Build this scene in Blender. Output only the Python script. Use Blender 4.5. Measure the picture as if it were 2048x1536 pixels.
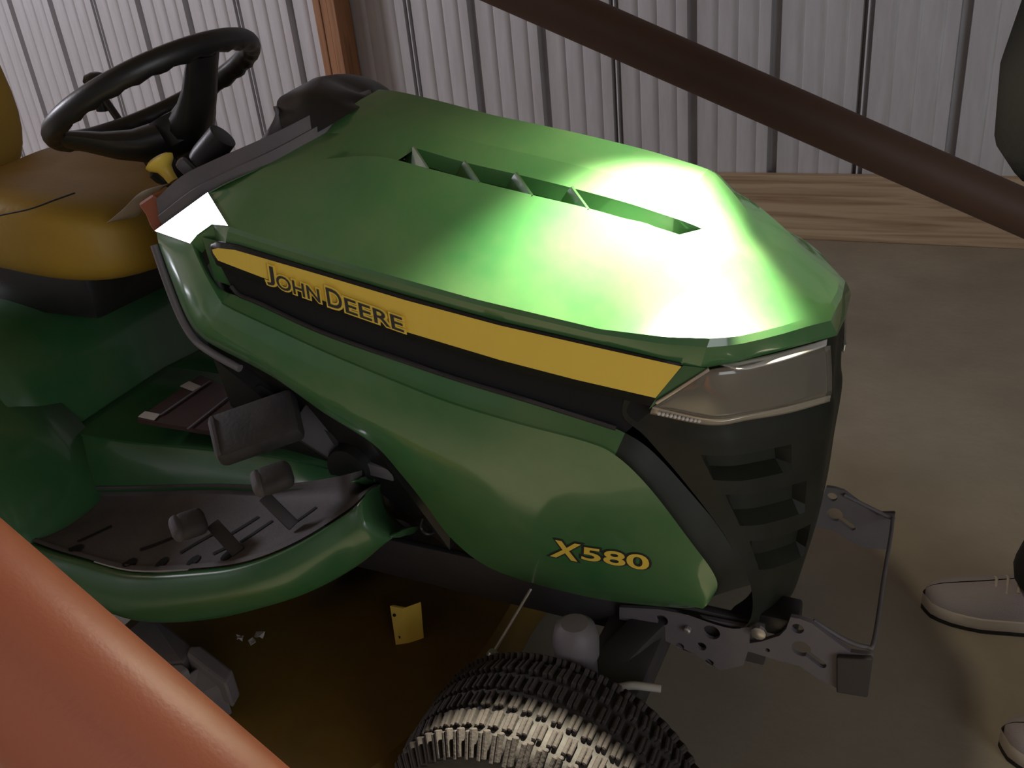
import bpy, bmesh, math, random
import numpy as np
from mathutils import Vector, Matrix
from mathutils.bvhtree import BVHTree

random.seed(4)
for o in list(bpy.data.objects):
    bpy.data.objects.remove(o)
SC = bpy.context.scene
COL = SC.collection

# ------------------------------------------------------------------ camera
YC = 1.10                       # tractor centre line (world Y); camera stands at X=0, Y=0
cd = bpy.data.cameras.new('camera')
cd.lens = 31.2891
cd.sensor_width = 36
cd.clip_start = 0.02
cam = bpy.data.objects.new('camera', cd)
COL.objects.link(cam)
M3 = Matrix([[0.899651, -0.114339, 0.421372], [0.426094, 0.440461, -0.790214], [-0.095246, 0.890461, 0.44498]])
cam.matrix_world = Matrix.Translation((0, 0, 1.22)) @ M3.to_4x4()
SC.camera = cam

# ------------------------------------------------------------------ world, lamps, exposure
wd = bpy.data.worlds.new('world')
SC.world = wd
wd.use_nodes = True
wd.node_tree.nodes['Background'].inputs[0].default_value = (0.55, 0.5, 0.45, 1)
wd.node_tree.nodes['Background'].inputs[1].default_value = 0.02
SC.view_settings.view_transform = 'Standard'
SC.view_settings.look = 'None'
SC.view_settings.exposure = 0.0
SC.view_settings.gamma = 1.0
SC.view_settings.use_curve_mapping = False

def lamp(name, kind, loc, target, energy, color, **kw):
    l = bpy.data.lights.new(name, kind)
    l.energy = energy
    l.color = color
    for a, b in kw.items():
        setattr(l, a, b)
    o = bpy.data.objects.new(name, l)
    COL.objects.link(o)
    o.location = loc
    d = Vector(target) - Vector(loc)
    o.rotation_euler = d.to_track_quat('-Z', 'Y').to_euler()
    return o

# cool tube lamp of the shed, far to the left; hand torch over the bonnet
lamp('shop_lamp', 'AREA', (-8.3, 0.28, 3.30), (-1.2, 2.0, 0.9), 215, (0.90, 0.89, 1.0),
     shape='RECTANGLE', size=1.5, size_y=1.0)
# added cool fill lamp behind the camera; no door stands there
lamp('fill_light', 'AREA', (2.7, -1.5, 1.2), (-0.4, 1.0, 0.6), 39, (0.90, 0.95, 1.0),
     shape='RECTANGLE', size=1.8, size_y=2.2)
TORCH = (-0.235, 1.07, 1.18)
# its beam: a bright core and a wide spill
lamp('torch_core', 'SPOT', TORCH, (-0.315, 0.895, 0.85), 235, (1.0, 0.93, 0.72),
     spot_size=math.radians(70), spot_blend=1.0, shadow_soft_size=0.015)
lamp('torch_spill', 'SPOT', TORCH, (-0.18, 1.0, 0.86), 10, (1.0, 0.89, 0.68),
     spot_size=math.radians(172), spot_blend=0.5, shadow_soft_size=0.015)

# ------------------------------------------------------------------ materials
def mat(name, col, rough=0.5, metal=0.0, coat=0.0, dust=0.0, dustcol=(0.30, 0.26, 0.19), nscale=8.0,
        bump=0.0, bscale=60.0, spec=0.5, trans=0.0, var=0.0, stretch=(1, 1, 1), emit=None):
    m = bpy.data.materials.new(name)
    m.use_nodes = True
    nt = m.node_tree
    b = nt.nodes['Principled BSDF']
    b.inputs['Base Color'].default_value = (*col, 1)
    b.inputs['Roughness'].default_value = rough
    b.inputs['Metallic'].default_value = metal
    b.inputs['Coat Weight'].default_value = coat
    b.inputs['Coat Roughness'].default_value = 0.08
    b.inputs['Specular IOR Level'].default_value = spec
    b.inputs['Transmission Weight'].default_value = trans
    tc = nt.nodes.new('ShaderNodeTexCoord')
    mp = nt.nodes.new('ShaderNodeMapping')
    mp.inputs['Scale'].default_value = stretch
    geo = nt.nodes.new('ShaderNodeNewGeometry')
    nt.links.new(geo.outputs['Position'], mp.inputs['Vector'])
    if dust > 0 or var > 0:
        n1 = nt.nodes.new('ShaderNodeTexNoise')
        n1.inputs['Scale'].default_value = nscale
        n1.inputs['Detail'].default_value = 6
        n1.inputs['Roughness'].default_value = 0.62
        nt.links.new(mp.outputs['Vector'], n1.inputs['Vector'])
        rp = nt.nodes.new('ShaderNodeValToRGB')
        rp.color_ramp.elements[0].position = 0.25
        rp.color_ramp.elements[1].position = 0.80
        nt.links.new(n1.outputs['Fac'], rp.inputs['Fac'])
        mu = nt.nodes.new('ShaderNodeMath')
        mu.operation = 'MULTIPLY'
        mu.inputs[1].default_value = dust if dust > 0 else var
        nt.links.new(rp.outputs['Color'], mu.inputs[0])
        mx = nt.nodes.new('ShaderNodeMix')
        mx.data_type = 'RGBA'
        mx.inputs[6].default_value = (*col, 1)
        mx.inputs[7].default_value = (*(dustcol if dust > 0 else tuple(c * 0.45 for c in col)), 1)
        nt.links.new(mu.outputs[0], mx.inputs[0])
        nt.links.new(mx.outputs[2], b.inputs['Base Color'])
        mr = nt.nodes.new('ShaderNodeMath')
        mr.operation = 'MULTIPLY_ADD'
        mr.inputs[1].default_value = 0.22
        mr.inputs[2].default_value = rough
        nt.links.new(mu.outputs[0], mr.inputs[0])
        nt.links.new(mr.outputs[0], b.inputs['Roughness'])
    if bump > 0:
        n2 = nt.nodes.new('ShaderNodeTexNoise')
        n2.inputs['Scale'].default_value = bscale
        n2.inputs['Detail'].default_value = 4
        nt.links.new(mp.outputs['Vector'], n2.inputs['Vector'])
        bp = nt.nodes.new('ShaderNodeBump')
        bp.inputs['Strength'].default_value = bump
        bp.inputs['Distance'].default_value = 0.004
        nt.links.new(n2.outputs['Fac'], bp.inputs['Height'])
        nt.links.new(bp.outputs['Normal'], b.inputs['Normal'])
    if emit:
        b.inputs['Emission Color'].default_value = (*emit[:3], 1)
        b.inputs['Emission Strength'].default_value = emit[3]
    return m

def wood(name, col, dark, scale=(1.2, 14, 30)):
    m = bpy.data.materials.new(name)
    m.use_nodes = True
    nt = m.node_tree
    b = nt.nodes['Principled BSDF']
    b.inputs['Roughness'].default_value = 0.75
    geo = nt.nodes.new('ShaderNodeNewGeometry')
    mp = nt.nodes.new('ShaderNodeMapping')
    mp.inputs['Scale'].default_value = scale
    nt.links.new(geo.outputs['Position'], mp.inputs['Vector'])
    n = nt.nodes.new('ShaderNodeTexNoise')
    n.inputs['Scale'].default_value = 1.3
    n.inputs['Detail'].default_value = 8
    n.inputs['Distortion'].default_value = 0.8
    nt.links.new(mp.outputs['Vector'], n.inputs['Vector'])
    r = nt.nodes.new('ShaderNodeValToRGB')
    r.color_ramp.elements[0].position = 0.32
    r.color_ramp.elements[0].color = (*dark, 1)
    r.color_ramp.elements[1].position = 0.55
    r.color_ramp.elements[1].color = (*col, 1)
    nt.links.new(n.outputs['Fac'], r.inputs['Fac'])
    # knots
    v = nt.nodes.new('ShaderNodeTexVoronoi')
    v.inputs['Scale'].default_value = 5.0
    mp2 = nt.nodes.new('ShaderNodeMapping')
    mp2.inputs['Scale'].default_value = (0.7, 1.0, 1.4)
    nt.links.new(geo.outputs['Position'], mp2.inputs['Vector'])
    nt.links.new(mp2.outputs['Vector'], v.inputs['Vector'])
    kr = nt.nodes.new('ShaderNodeValToRGB')
    kr.color_ramp.elements[0].position = 0.05
    kr.color_ramp.elements[0].color = (1, 1, 1, 1)
    kr.color_ramp.elements[1].position = 0.13
    kr.color_ramp.elements[1].color = (0, 0, 0, 1)
    nt.links.new(v.outputs['Distance'], kr.inputs['Fac'])
    mx = nt.nodes.new('ShaderNodeMix')
    mx.data_type = 'RGBA'
    mx.inputs[7].default_value = (*tuple(c * 0.5 for c in dark), 1)
    nt.links.new(kr.outputs['Color'], mx.inputs[0])
    nt.links.new(r.outputs['Color'], mx.inputs[6])
    nt.links.new(mx.outputs[2], b.inputs['Base Color'])
    return m

GREEN = mat('green_paint', (0.028, 0.150, 0.043), 0.36, coat=1.0, dust=0.24, dustcol=(0.36, 0.35, 0.17), nscale=6)
GREEN2 = mat('dusty_green_shaded', (0.020, 0.105, 0.032), 0.30, coat=0.4, dust=0.14, nscale=9)  # hood green darkened so fenders and body read as shaded; lightly dusty
YELLOW = mat('yellow_decal', (0.90, 0.64, 0.09), 0.42, var=0.10, nscale=20)
YPAINT = mat('yellow_paint_shaded', (0.20, 0.115, 0.012), 0.55, dust=0.6, dustcol=(0.06, 0.042, 0.02), nscale=5)  # grimy yellow, darkened further in place of the hood's shade on the deck
SEATY = mat('seat_vinyl', (0.42, 0.25, 0.022), 0.55, dust=0.35, dustcol=(0.16, 0.10, 0.04), nscale=6, bump=0.15, bscale=90)
BLACK = mat('black_plastic', (0.010, 0.010, 0.010), 0.40, dust=0.04, nscale=14, bump=0.05, bscale=220)
GRILLE = mat('grille_plastic', (0.012, 0.014, 0.009), 0.5, dust=0.05, nscale=10, spec=0.3)
DGREY = mat('grey_plastic', (0.11, 0.10, 0.115), 0.55, dust=0.25, nscale=14, bump=0.08, bscale=180)
RUBBER = mat('rubber', (0.018, 0.017, 0.016), 0.75, dust=0.22, dustcol=(0.17, 0.14, 0.12), nscale=24, bump=0.2, bscale=160)
LUGR = mat('worn_rubber_shaded', (0.036, 0.031, 0.029), 0.85, spec=0.25, dust=0.5, dustcol=(0.075, 0.062, 0.054), nscale=60, bump=0.25, bscale=260)  # worn lugs, darkened in place of the hood's shade on the tire
MATR = mat('mat_rubber', (0.060, 0.053, 0.054), 0.7, dust=0.45, dustcol=(0.18, 0.15, 0.14), nscale=16, bump=0.15, bscale=160)
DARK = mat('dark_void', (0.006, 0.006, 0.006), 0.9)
STEEL = mat('dark_steel', (0.035, 0.032, 0.032), 0.55, metal=0.2, dust=0.4, dustcol=(0.075, 0.065, 0.06), nscale=20)
ZINC = mat('zinc', (0.55, 0.52, 0.48), 0.35, metal=0.8)
WHITE = mat('white_plastic', (0.62, 0.58, 0.52), 0.5)
LENS = mat('lens_plastic', (0.55, 0.50, 0.40), 0.10, trans=0.75, coat=0.6)
REFL = mat('lamp_reflector', (0.40, 0.34, 0.24), 0.32, metal=0.7, var=0.3, nscale=12)
TRIM = mat('lens_trim', (0.48, 0.43, 0.33), 0.22, metal=0.4)
LETTER = mat('letter_black', (0.035, 0.032, 0.03), 0.5)
ORED = mat('orange_paint', (0.30, 0.075, 0.028), 0.42, var=0.15, nscale=9)
OPIPE = mat('orange_pipe_paint', (0.52, 0.15, 0.075), 0.42, dust=0.10, dustcol=(0.35, 0.2, 0.2), nscale=5, bump=0.06, bscale=300)
BPIPE = mat('brown_pipe_paint', (0.115, 0.062, 0.040), 0.6, var=0.25, nscale=4)
WALLM = mat('wall_sheet', (0.58, 0.565, 0.575), 0.42, metal=0.15, dust=0.45, dustcol=(0.30, 0.28, 0.27), nscale=5, stretch=(6, 1, 1))
CONC = mat('concrete', (0.37, 0.32, 0.235), 0.78, dust=0.75, dustcol=(0.20, 0.17, 0.125), nscale=2.4, bump=0.25, bscale=45)
SHOE = mat('shoe_knit', (0.30, 0.26, 0.26), 0.85, bump=0.3, bscale=400)
SOLE = mat('shoe_midsole', (0.44, 0.38, 0.31), 0.7)
SOLED = mat('shoe_outsole', (0.02, 0.018, 0.016), 0.8)
CLOTH = mat('dark_trousers', (0.012, 0.012, 0.012), 0.9, bump=0.3, bscale=60)
JACK = mat('dark_jacket', (0.017, 0.016, 0.015), 0.95, spec=0.05, bump=0.4, bscale=80)
SKIN = mat('skin', (0.45, 0.26, 0.18), 0.55)
HAIR = mat('hair', (0.03, 0.02, 0.015), 0.6)
LABELR = mat('label_dark_red', (0.045, 0.018, 0.014), 0.5, var=0.5, nscale=60)
PAPER = mat('tag_film', (0.34, 0.26, 0.17), 0.45, trans=0.25)
CHALK = mat('pale_stick', (0.42, 0.38, 0.33), 0.8)
WOOD = wood('sill_wood', (0.50, 0.37, 0.23), (0.30, 0.19, 0.10))
WOODP = wood('post_wood', (0.42, 0.20, 0.095), (0.26, 0.11, 0.05), (22, 22, 1.2))

# ------------------------------------------------------------------ mesh helpers
WPOS = {}
def A(p):
    return np.array(p, float)

class MB:
    def __init__(s):
        s.v, s.f = [], []
    def add(s, verts, faces):
        b = len(s.v)
        s.v += [tuple(float(c) for c in p) for p in verts]
        s.f += [tuple(i + b for i in f) for f in faces]
        return s
    def grid(s, rows, closed=False, flip=False):
        n = len(rows[0])
        vs = [p for r in rows for p in r]
        fs = []
        for i in range(len(rows) - 1):
            for j in range(n if closed else n - 1):
                q = (i * n + j, i * n + (j + 1) % n, (i + 1) * n + (j + 1) % n, (i + 1) * n + j)
                fs.append(q[::-1] if flip else q)
        return s.add(vs, fs)
    def box(s, c, size, ax=None, bev=0.0, seg=2):
        bm = bmesh.new()
        bmesh.ops.create_cube(bm, size=1)
        bmesh.ops.scale(bm, vec=Vector(size), verts=bm.verts)
        if bev > 0:
            bmesh.ops.bevel(bm, geom=list(bm.edges), offset=bev, segments=seg, profile=0.5, affect='EDGES')
        m = Matrix.Identity(3) if ax is None else Matrix([[ax[j][i] for j in range(3)] for i in range(3)])
        bm.verts.ensure_lookup_table()
        s.add([tuple(m @ v.co + Vector(c)) for v in bm.verts], [tuple(v.index for v in f.verts) for f in bm.faces])
        bm.free()
        return s
    def bar(s, a, b, w, h, up=(0, 0, 1), bev=0.0, seg=2):
        a, b = Vector(a), Vector(b)
        x = (b - a)
        L = x.length
        x.normalize()
        y = Vector(up).cross(x).normalized()
        z = x.cross(y)
        return s.box((a + b) / 2, (L, w, h), (x, y, z), bev, seg)
    def tube(s, pts, r, n=12, closed=False, caps=True):
        P = [Vector(p) for p in pts]
        rad = r if hasattr(r, '__len__') else [r] * len(P)
        rows = []
        t0 = (P[1] - P[0]).normalized()
        u = t0.orthogonal().normalized()
        for i, p in enumerate(P):
            if closed:
                t = (P[(i + 1) % len(P)] - P[i - 1]).normalized()
            else:
                t = (P[min(i + 1, len(P) - 1)] - P[max(i - 1, 0)]).normalized()
            u = (u - t * u.dot(t)).normalized()
            w = t.cross(u)
            rows.append([tuple(p + (u * math.cos(a) + w * math.sin(a)) * rad[i]) for a in [2 * math.pi * k / n for k in range(n)]])
        if closed:
            rows.append(rows[0])
        b = len(s.v)
        s.grid(rows, closed=True)
        if caps and not closed:
            s.f.append(tuple(b + i for i in range(n))[::-1])
            s.f.append(tuple(b + (len(rows) - 1) * n + i for i in range(n)))
        return s
    def lathe(s, c, axis, prof, n=24, cap=True):
        ax = Vector(axis).normalized()
        u = ax.orthogonal().normalized()
        w = ax.cross(u)
        c = Vector(c)
        rows = [[tuple(c + ax * h + (u * math.cos(a) + w * math.sin(a)) * r) for a in [2 * math.pi * k / n for k in range(n)]] for r, h in prof]
        b = len(s.v)
        s.grid(rows, closed=True)
        if cap:
            s.f.append(tuple(b + i for i in range(n))[::-1])
            s.f.append(tuple(b + (len(rows) - 1) * n + i for i in range(n)))
        return s
    def prism(s, pts, off):
        n = len(pts)
        off = A(off)
        vs = [tuple(p) for p in pts] + [tuple(A(p) + off) for p in pts]
        fs = [tuple(range(n))[::-1], tuple(range(n, 2 * n))] + [(i, (i + 1) % n, n + (i + 1) % n, n + i) for i in range(n)]
        return s.add(vs, fs)
    def mirror(s):
        n = len(s.v)
        s.v += [(x, 2 * YC - y, z) for x, y, z in s.v]
        s.f += [tuple(i + n for i in f[::-1]) for f in s.f]
        return s
    def build(s, name, m, parent=None, smooth=35, weld=0.0, solid=0.0, sub=0, bevel=0.0, recalc=True):
        bm = bmesh.new()
        vs = [bm.verts.new(p) for p in s.v]
        for f in s.f:
            try:
                bm.faces.new([vs[i] for i in f])
            except ValueError:
                pass
        if weld > 0:
            bmesh.ops.remove_doubles(bm, verts=bm.verts, dist=weld)
        if recalc:
            bmesh.ops.recalc_face_normals(bm, faces=bm.faces)
        me = bpy.data.meshes.new(name)
        lo = A([min(v.co[i] for v in bm.verts) for i in range(3)])
        hi = A([max(v.co[i] for v in bm.verts) for i in range(3)])
        c = (lo + hi) / 2
        c[2] = lo[2]
        bmesh.ops.translate(bm, verts=bm.verts, vec=Vector(-c))
        bm.to_mesh(me)
        bm.free()
        return link(name, me, m, parent, c, smooth, solid, sub, bevel)

def link(name, me, m, parent, c, smooth=35, solid=0.0, sub=0, bevel=0.0):
    if m and not me.materials:
        me.materials.append(m)
    if smooth:
        for p in me.polygons:
            p.use_smooth = True
        me.set_sharp_from_angle(angle=math.radians(smooth))
    o = bpy.data.objects.new(name, me)
    COL.objects.link(o)
    WPOS[o.name] = A(c)
    if parent:
        o.parent = parent
        o.location = Vector(A(c) - WPOS[parent.name])
    else:
        o.location = Vector(c)
    if bevel > 0:
        bv = o.modifiers.new('bevel', 'BEVEL')
        bv.width = bevel
        bv.segments = 2
        bv.limit_method = 'ANGLE'
    if solid:
        md = o.modifiers.new('thick', 'SOLIDIFY')
        md.thickness = abs(solid)
        md.offset = -1 if solid > 0 else 1
    if sub:
        ms = o.modifiers.new('sub', 'SUBSURF')
        ms.levels = sub
        ms.render_levels = sub
    return o

def empty(name, loc, label, cat, group=None):
    o = bpy.data.objects.new(name, None)
    COL.objects.link(o)
    o.location = loc
    o.empty_display_size = 0.1
    WPOS[o.name] = A(loc)
    return tag(o, label, cat, group)

def tag(o, label, cat, group=None):
    o['label'] = label
    o['category'] = cat
    if group:
        o['group'] = group
    return o

def lab(o, label):
    o['label'] = label
    return o

def struct(o, label=None):
    o['kind'] = 'structure'
    if label:
        o['label'] = label
    return o

def crom(P, k):
    """Catmull-Rom through P, k steps per segment"""
    P = [A(p) for p in P]
    out = []
    for i in range(len(P) - 1):
        p0 = P[i - 1] if i else 2 * P[0] - P[1]
        p1, p2 = P[i], P[i + 1]
        p3 = P[i + 2] if i + 2 < len(P) else 2 * P[-1] - P[-2]
        for j in range(k):
            t = j / k
            out.append(0.5 * ((2 * p1) + (p2 - p0) * t + (2 * p0 - 5 * p1 + 4 * p2 - p3) * t * t + (3 * p1 - p0 - 3 * p2 + p3) * t ** 3))
    out.append(P[-1])
    return out

def lin(P, k):
    P = [A(p) for p in P]
    out = []
    for i in range(len(P) - 1):
        out += [P[i] + (P[i + 1] - P[i]) * j / k for j in range(k)]
    return out + [P[-1]]

def patch(lines, k=6, m=4, fl=crom, fa=crom):
    L = [fl(l, k) for l in lines]
    cols = [fa([l[i] for l in L], m) for i in range(len(L[0]))]
    return [[c[r] for c in cols] for r in range(len(cols[0]))]

def rpts(pts, n):
    """resample polyline to n points by arc length"""
    P = [A(p) for p in pts]
    d = np.concatenate([[0], np.cumsum([np.linalg.norm(P[i + 1] - P[i]) for i in range(len(P) - 1)])])
    Q = np.array(P)
    t = np.linspace(0, d[-1], n)
    return [A([np.interp(x, d, Q[:, j]) for j in range(3)]) for x in t]

def holed(name, outline, holes, y, thick, m, parent):
    """plate in the XZ plane with holes, through a filled 2D curve"""
    cu = bpy.data.curves.new(name, 'CURVE')
    cu.dimensions = '2D'
    cu.fill_mode = 'BOTH'
    cu.extrude = thick / 2
    for loop in [outline] + holes:
        sp = cu.splines.new('POLY')
        sp.points.add(len(loop) - 1)
        for i, p in enumerate(loop):
            sp.points[i].co = (p[0], p[-1], 0, 1)
        sp.use_cyclic_u = True
    t = bpy.data.objects.new('tmp', cu)
    COL.objects.link(t)
    dg = bpy.context.evaluated_depsgraph_get()
    me = bpy.data.meshes.new_from_object(t.evaluated_get(dg))
    bpy.data.objects.remove(t)
    mb = MB()
    mb.add([(v.co.x, y + v.co.z, v.co.y) for v in me.vertices], [tuple(p.vertices) for p in me.polygons])
    bpy.data.meshes.remove(me)
    return mb.build(name, m, parent, smooth=30)

def circ(c, r, n=14):
    return [(c[0] + r * math.cos(2 * math.pi * i / n), c[1], c[2] + r * math.sin(2 * math.pi * i / n)) for i in range(n)]

def bvh_of(o):
    me = o.data
    off = Vector(WPOS[o.name])
    return BVHTree.FromPolygons([v.co + off for v in me.vertices], [tuple(p.vertices) for p in me.polygons])

def text_mb(txt, quad, bvh, lift, offset=0.0, shear=0.0, boldsize=0.0, depth=0.0012):
    """print flat lettering into the quad (BL, BR, TR, TL) and lay it on the surface below"""
    cu = bpy.data.curves.new('txt', 'FONT')
    cu.body = txt
    cu.offset = boldsize + offset
    cu.shear = shear
    cu.resolution_u = 4
    t = bpy.data.objects.new('tmp', cu)
    COL.objects.link(t)
    dg = bpy.context.evaluated_depsgraph_get()
    me = bpy.data.meshes.new_from_object(t.evaluated_get(dg))
    cu2 = cu
    cu2.offset = boldsize
    dg = bpy.context.evaluated_depsgraph_get()
    me0 = bpy.data.meshes.new_from_object(t.evaluated_get(dg))
    x0, x1 = min(v.co.x for v in me0.vertices), max(v.co.x for v in me0.vertices)
    y0, y1 = min(v.co.y for v in me0.vertices), max(v.co.y for v in me0.vertices)
    bl, br, tr, tl = [A(q) for q in quad]
    vs = []
    for v in me.vertices:
        a, b = (v.co.x - x0) / (x1 - x0), (v.co.y - y0) / (y1 - y0)
        p = (bl * (1 - a) + br * a) * (1 - b) + (tl * (1 - a) + tr * a) * b
        h = bvh.ray_cast(Vector((p[0], -3, p[2])), Vector((0, 1, 0)))[0]
        y = (h.y if h else p[1]) - lift
        vs.append((p[0], y, p[2]))
    mb = MB().add(vs, [tuple(p.vertices) for p in me.polygons])
    bpy.data.objects.remove(t)
    bpy.data.meshes.remove(me)
    bpy.data.meshes.remove(me0)
    return mb

# ------------------------------------------------------------------ the shed
XL, XR, YF, YB, HT = -9.0, 3.4, -3.2, 3.73, 4.2
floor = struct(MB().box(((XL + XR) / 2, 0.35, -0.06), (XR - XL, 7.4, 0.12)).build('floor', CONC, None, smooth=0), 'dusty brown concrete floor')

RIB0, PITCH = -2.319, 0.3275                  # a lap rib and the rib pitch
wall = struct(MB().box(((XL + XR) / 2, YB + 0.09, HT / 2), (XR - XL, 0.04, HT)).build('wall_back', STEEL, None, smooth=0))
def prof(x0):
    """one sheet, three pitches wide, seen from inside: main ribs are open troughs, minor ribs shallow swages"""
    p = []
    for r in range(3):
        b = x0 + r * PITCH
        if r == 0:   # lap: two narrow troughs
            p += [(b - 0.019, 0), (b - 0.015, 0.046), (b - 0.004, 0.046), (b - 0.002, 0.002), (b + 0.004, 0.0), (b + 0.007, 0.030), (b + 0.016, 0.030), (b + 0.022, 0)]
        else:
            p += [(b - 0.021, 0), (b - 0.017, 0.046), (b + 0.013, 0.046), (b + 0.019, 0)]
        for q in (0.26, 0.5, 0.74):
            c = b + q * PITCH
            p += [(c - 0.020, 0), (c - 0.010, -0.0022), (c + 0.008, -0.0022), (c + 0.015, 0.0), (c + 0.019, 0.0015), (c + 0.024, 0)]
    p.append((x0 + 3 * PITCH - 0.019, 0))
    return p
nsh = 0
pr = prof(0.0)
mb = MB()
zz = [0.02, HT]
mb.grid([[(x, y, z) for x, y in pr] for z in zz])
sheet_me = None
for i in range(-7, 6):
    x0 = RIB0 + i * 3 * PITCH
    if x0 < XL + 0.1 or x0 + 3 * PITCH > XR:
        continue
    if sheet_me is None:
        o = mb.build('metal_panel', WALLM, wall, smooth=20, recalc=False)
        sheet_me = o.data
        base = WPOS[o.name].copy()
        o.location = Vector(base + A((x0, YB, 0)) - WPOS[wall.name])
    else:
        o = bpy.data.objects.new('metal_panel', sheet_me)
        COL.objects.link(o)
        o.parent = wall
        o.location = Vector(base + A((x0, YB, 0)) - WPOS[wall.name])

# treated sill boards at the foot of the wall
sill = struct(MB().box(((XL + XR) / 2, 3.705, 0.1325), (XR - XL, 0.045, 0.265), bev=0.004).build('trim_1', WOOD, None, smooth=0),
              'wide weathered wooden sill board along the foot of the metal wall')
# laminated wall post of three plies
pst = bpy.data.objects.new('trim_2', None)
COL.objects.link(pst)
pst.location = (-2.65, 3.62, 0)
WPOS[pst.name] = A((-2.65, 3.62, 0))
struct(pst, 'orange brown laminated wooden wall post')
for i, (xa, xb, dy) in enumerate(((-2.745, -2.706, 0), (-2.705, -2.667, 0.003), (-2.665, -2.622, -0.002))):
    MB().box(((xa + xb) / 2, 3.665 + dy, HT / 2), (xb - xa, 0.12, HT), bev=0.003).build('plank', WOODP, pst, smooth=0)
for nm, c, s in (('wall_left', (XL - 0.05, 0.3, HT / 2), (0.1, 7.2, HT)), ('wall_right', (XR + 0.05, 0.3, HT / 2), (0.1, 7.2, HT)),
                 ('wall_front', ((XL + XR) / 2, YF - 0.05, HT / 2), (XR - XL, 0.1, HT)), ('ceiling', ((XL + XR) / 2, 0.3, HT + 0.05), (XR - XL, 7.2, 0.1))):
    struct(MB().box(c, s).build(nm, WALLM if nm != 'ceiling' else WOOD, None, smooth=0))

# ------------------------------------------------------------------ lawn tractor
TR = empty('lawn_tractor', (-0.75, YC, 0), 'green and yellow lawn tractor with black steering wheel and X580 on its hood', 'lawn tractor')

# ---- hood: feature lines from rear to front (near half, mirrored)
REAR = [(-1.0289, 0.8941, 0.8930), (-0.9131, 0.8988, 0.9509), (-0.8463, 0.9550, 0.9781), (-0.7991, 1.0150, 1.0068), (-0.7578, 1.1000, 1.0362)]
Sl = [(-0.8474, 0.8550, 0.9200), (-0.8012, 0.8560, 0.9083), (-0.6690, 0.8600, 0.8774), (-0.5017, 0.8700, 0.8398), (-0.3476, 0.8800, 0.8111), (-0.2728, 0.8870, 0.8055), (-0.2239, 0.8950, 0.8052)]
Vl = [REAR[2], (-0.7597, 0.9650, 0.9825), (-0.6824, 0.9700, 0.9858), (-0.6067, 0.9700, 0.9711), (-0.5353, 0.9700, 0.9551), (-0.4639, 0.9700, 0.9404), (-0.3911, 0.9700, 0.9259), (-0.3488, 0.9700, 0.9158), (-0.2981, 0.9700, 0.9027), (-0.2249, 0.9670, 0.8534), (-0.1609, 0.9650, 0.7959)]
Kl = [REAR[3], (-0.7281, 1.0150, 1.0025), (-0.6514, 1.0150, 0.9866), (-0.5768, 1.0150, 0.9680), (-0.5040, 1.0150, 0.9535), (-0.4171, 1.0150, 0.9348), (-0.3277, 1.0150, 0.9123), (-0.2466, 1.0170, 0.8822), (-0.1610, 1.0250, 0.8145), (-0.1205, 1.0350, 0.7863)]
NST = 72
def by_x(L, n=NST):
    """points of the line at n equal steps in X"""
    Q = np.array(L)
    xs = np.linspace(Q[0, 0], Q[-1, 0], n)
    return [A((x, np.interp(x, Q[:, 0], Q[:, 1]), np.interp(x, Q[:, 0], Q[:, 2]))) for x in xs]
def smooth_line(L, n=NST):
    return by_x(crom(L, 8), n)
S = by_x(Sl)
V = smooth_line(Vl)
K = smooth_line(Kl)
FC = crom([S[-1], (-0.1960, 0.9180, 0.8010), (-0.1605, 0.9630, 0.7968), K[-1]], 20)     # top edge of the swept brim
def to_front(row, t, x0=-0.34):
    tgt = FC[int(round(t * (len(FC) - 1)))]
    d = tgt - row[-1]
    out = []
    for p in row:
        f = min(1, max(0, (p[0] - x0) / (row[-1][0] - x0)))
        out.append(p + d * f * f * (3 - 2 * f))
    return out
# in front of the slot the side slope runs straight up to the crease
for i in range(NST):
    f = min(1.0, max(0.0, (V[i][0] + 0.300) / 0.05))
    tgt = K[i] * 0.66 + S[i] * 0.34 + A((0.0, -0.002, 0.002))
    V[i] = V[i] * (1 - f) + tgt * f
V = to_front(V, 0.68)
C = []
for i, p in enumerate(K):
    t = i / (NST - 1)
    x = REAR[4][0] + (-0.116 - REAR[4][0]) * t
    kz = np.interp(x, [q[0] for q in K], [q[2] for q in K])
    bul = 0.040 * min(1, max(0, (-0.212 - x) / 0.06)) ** 0.8 + 0.004
    C.append(A((x, YC, kz + bul)))
C[0][2] = REAR[4][2]
def blend(a, b, t, n):
    return a * (1 - t) + b * t + A(n)
hood = MB()
# crown between centre line and vent
rows = [C]
for t, l in ((0.35, 0.006), (0.7, 0.008)):
    rows.append([blend(c, k, t, (0, 0, l * (1 if i < NST * 0.75 else 0.2))) for i, (c, k) in enumerate(zip(C, K))])
rows.append(K)
hood.grid(rows)
crown = rows
# long side slope from vent lip down to the shoulder
rows = [V]
for t in (0.25, 0.5, 0.75):
    b = 0.004 * (1 - (2 * t - 1) ** 2)
    rows.append(to_front([blend(v, s, t, (0, -b * 0.6, b * 0.6)) for v, s in zip(V, S)], 0.68 * (1 - t)))
rows.append(S)
hood.grid(rows)
slope = rows
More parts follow.
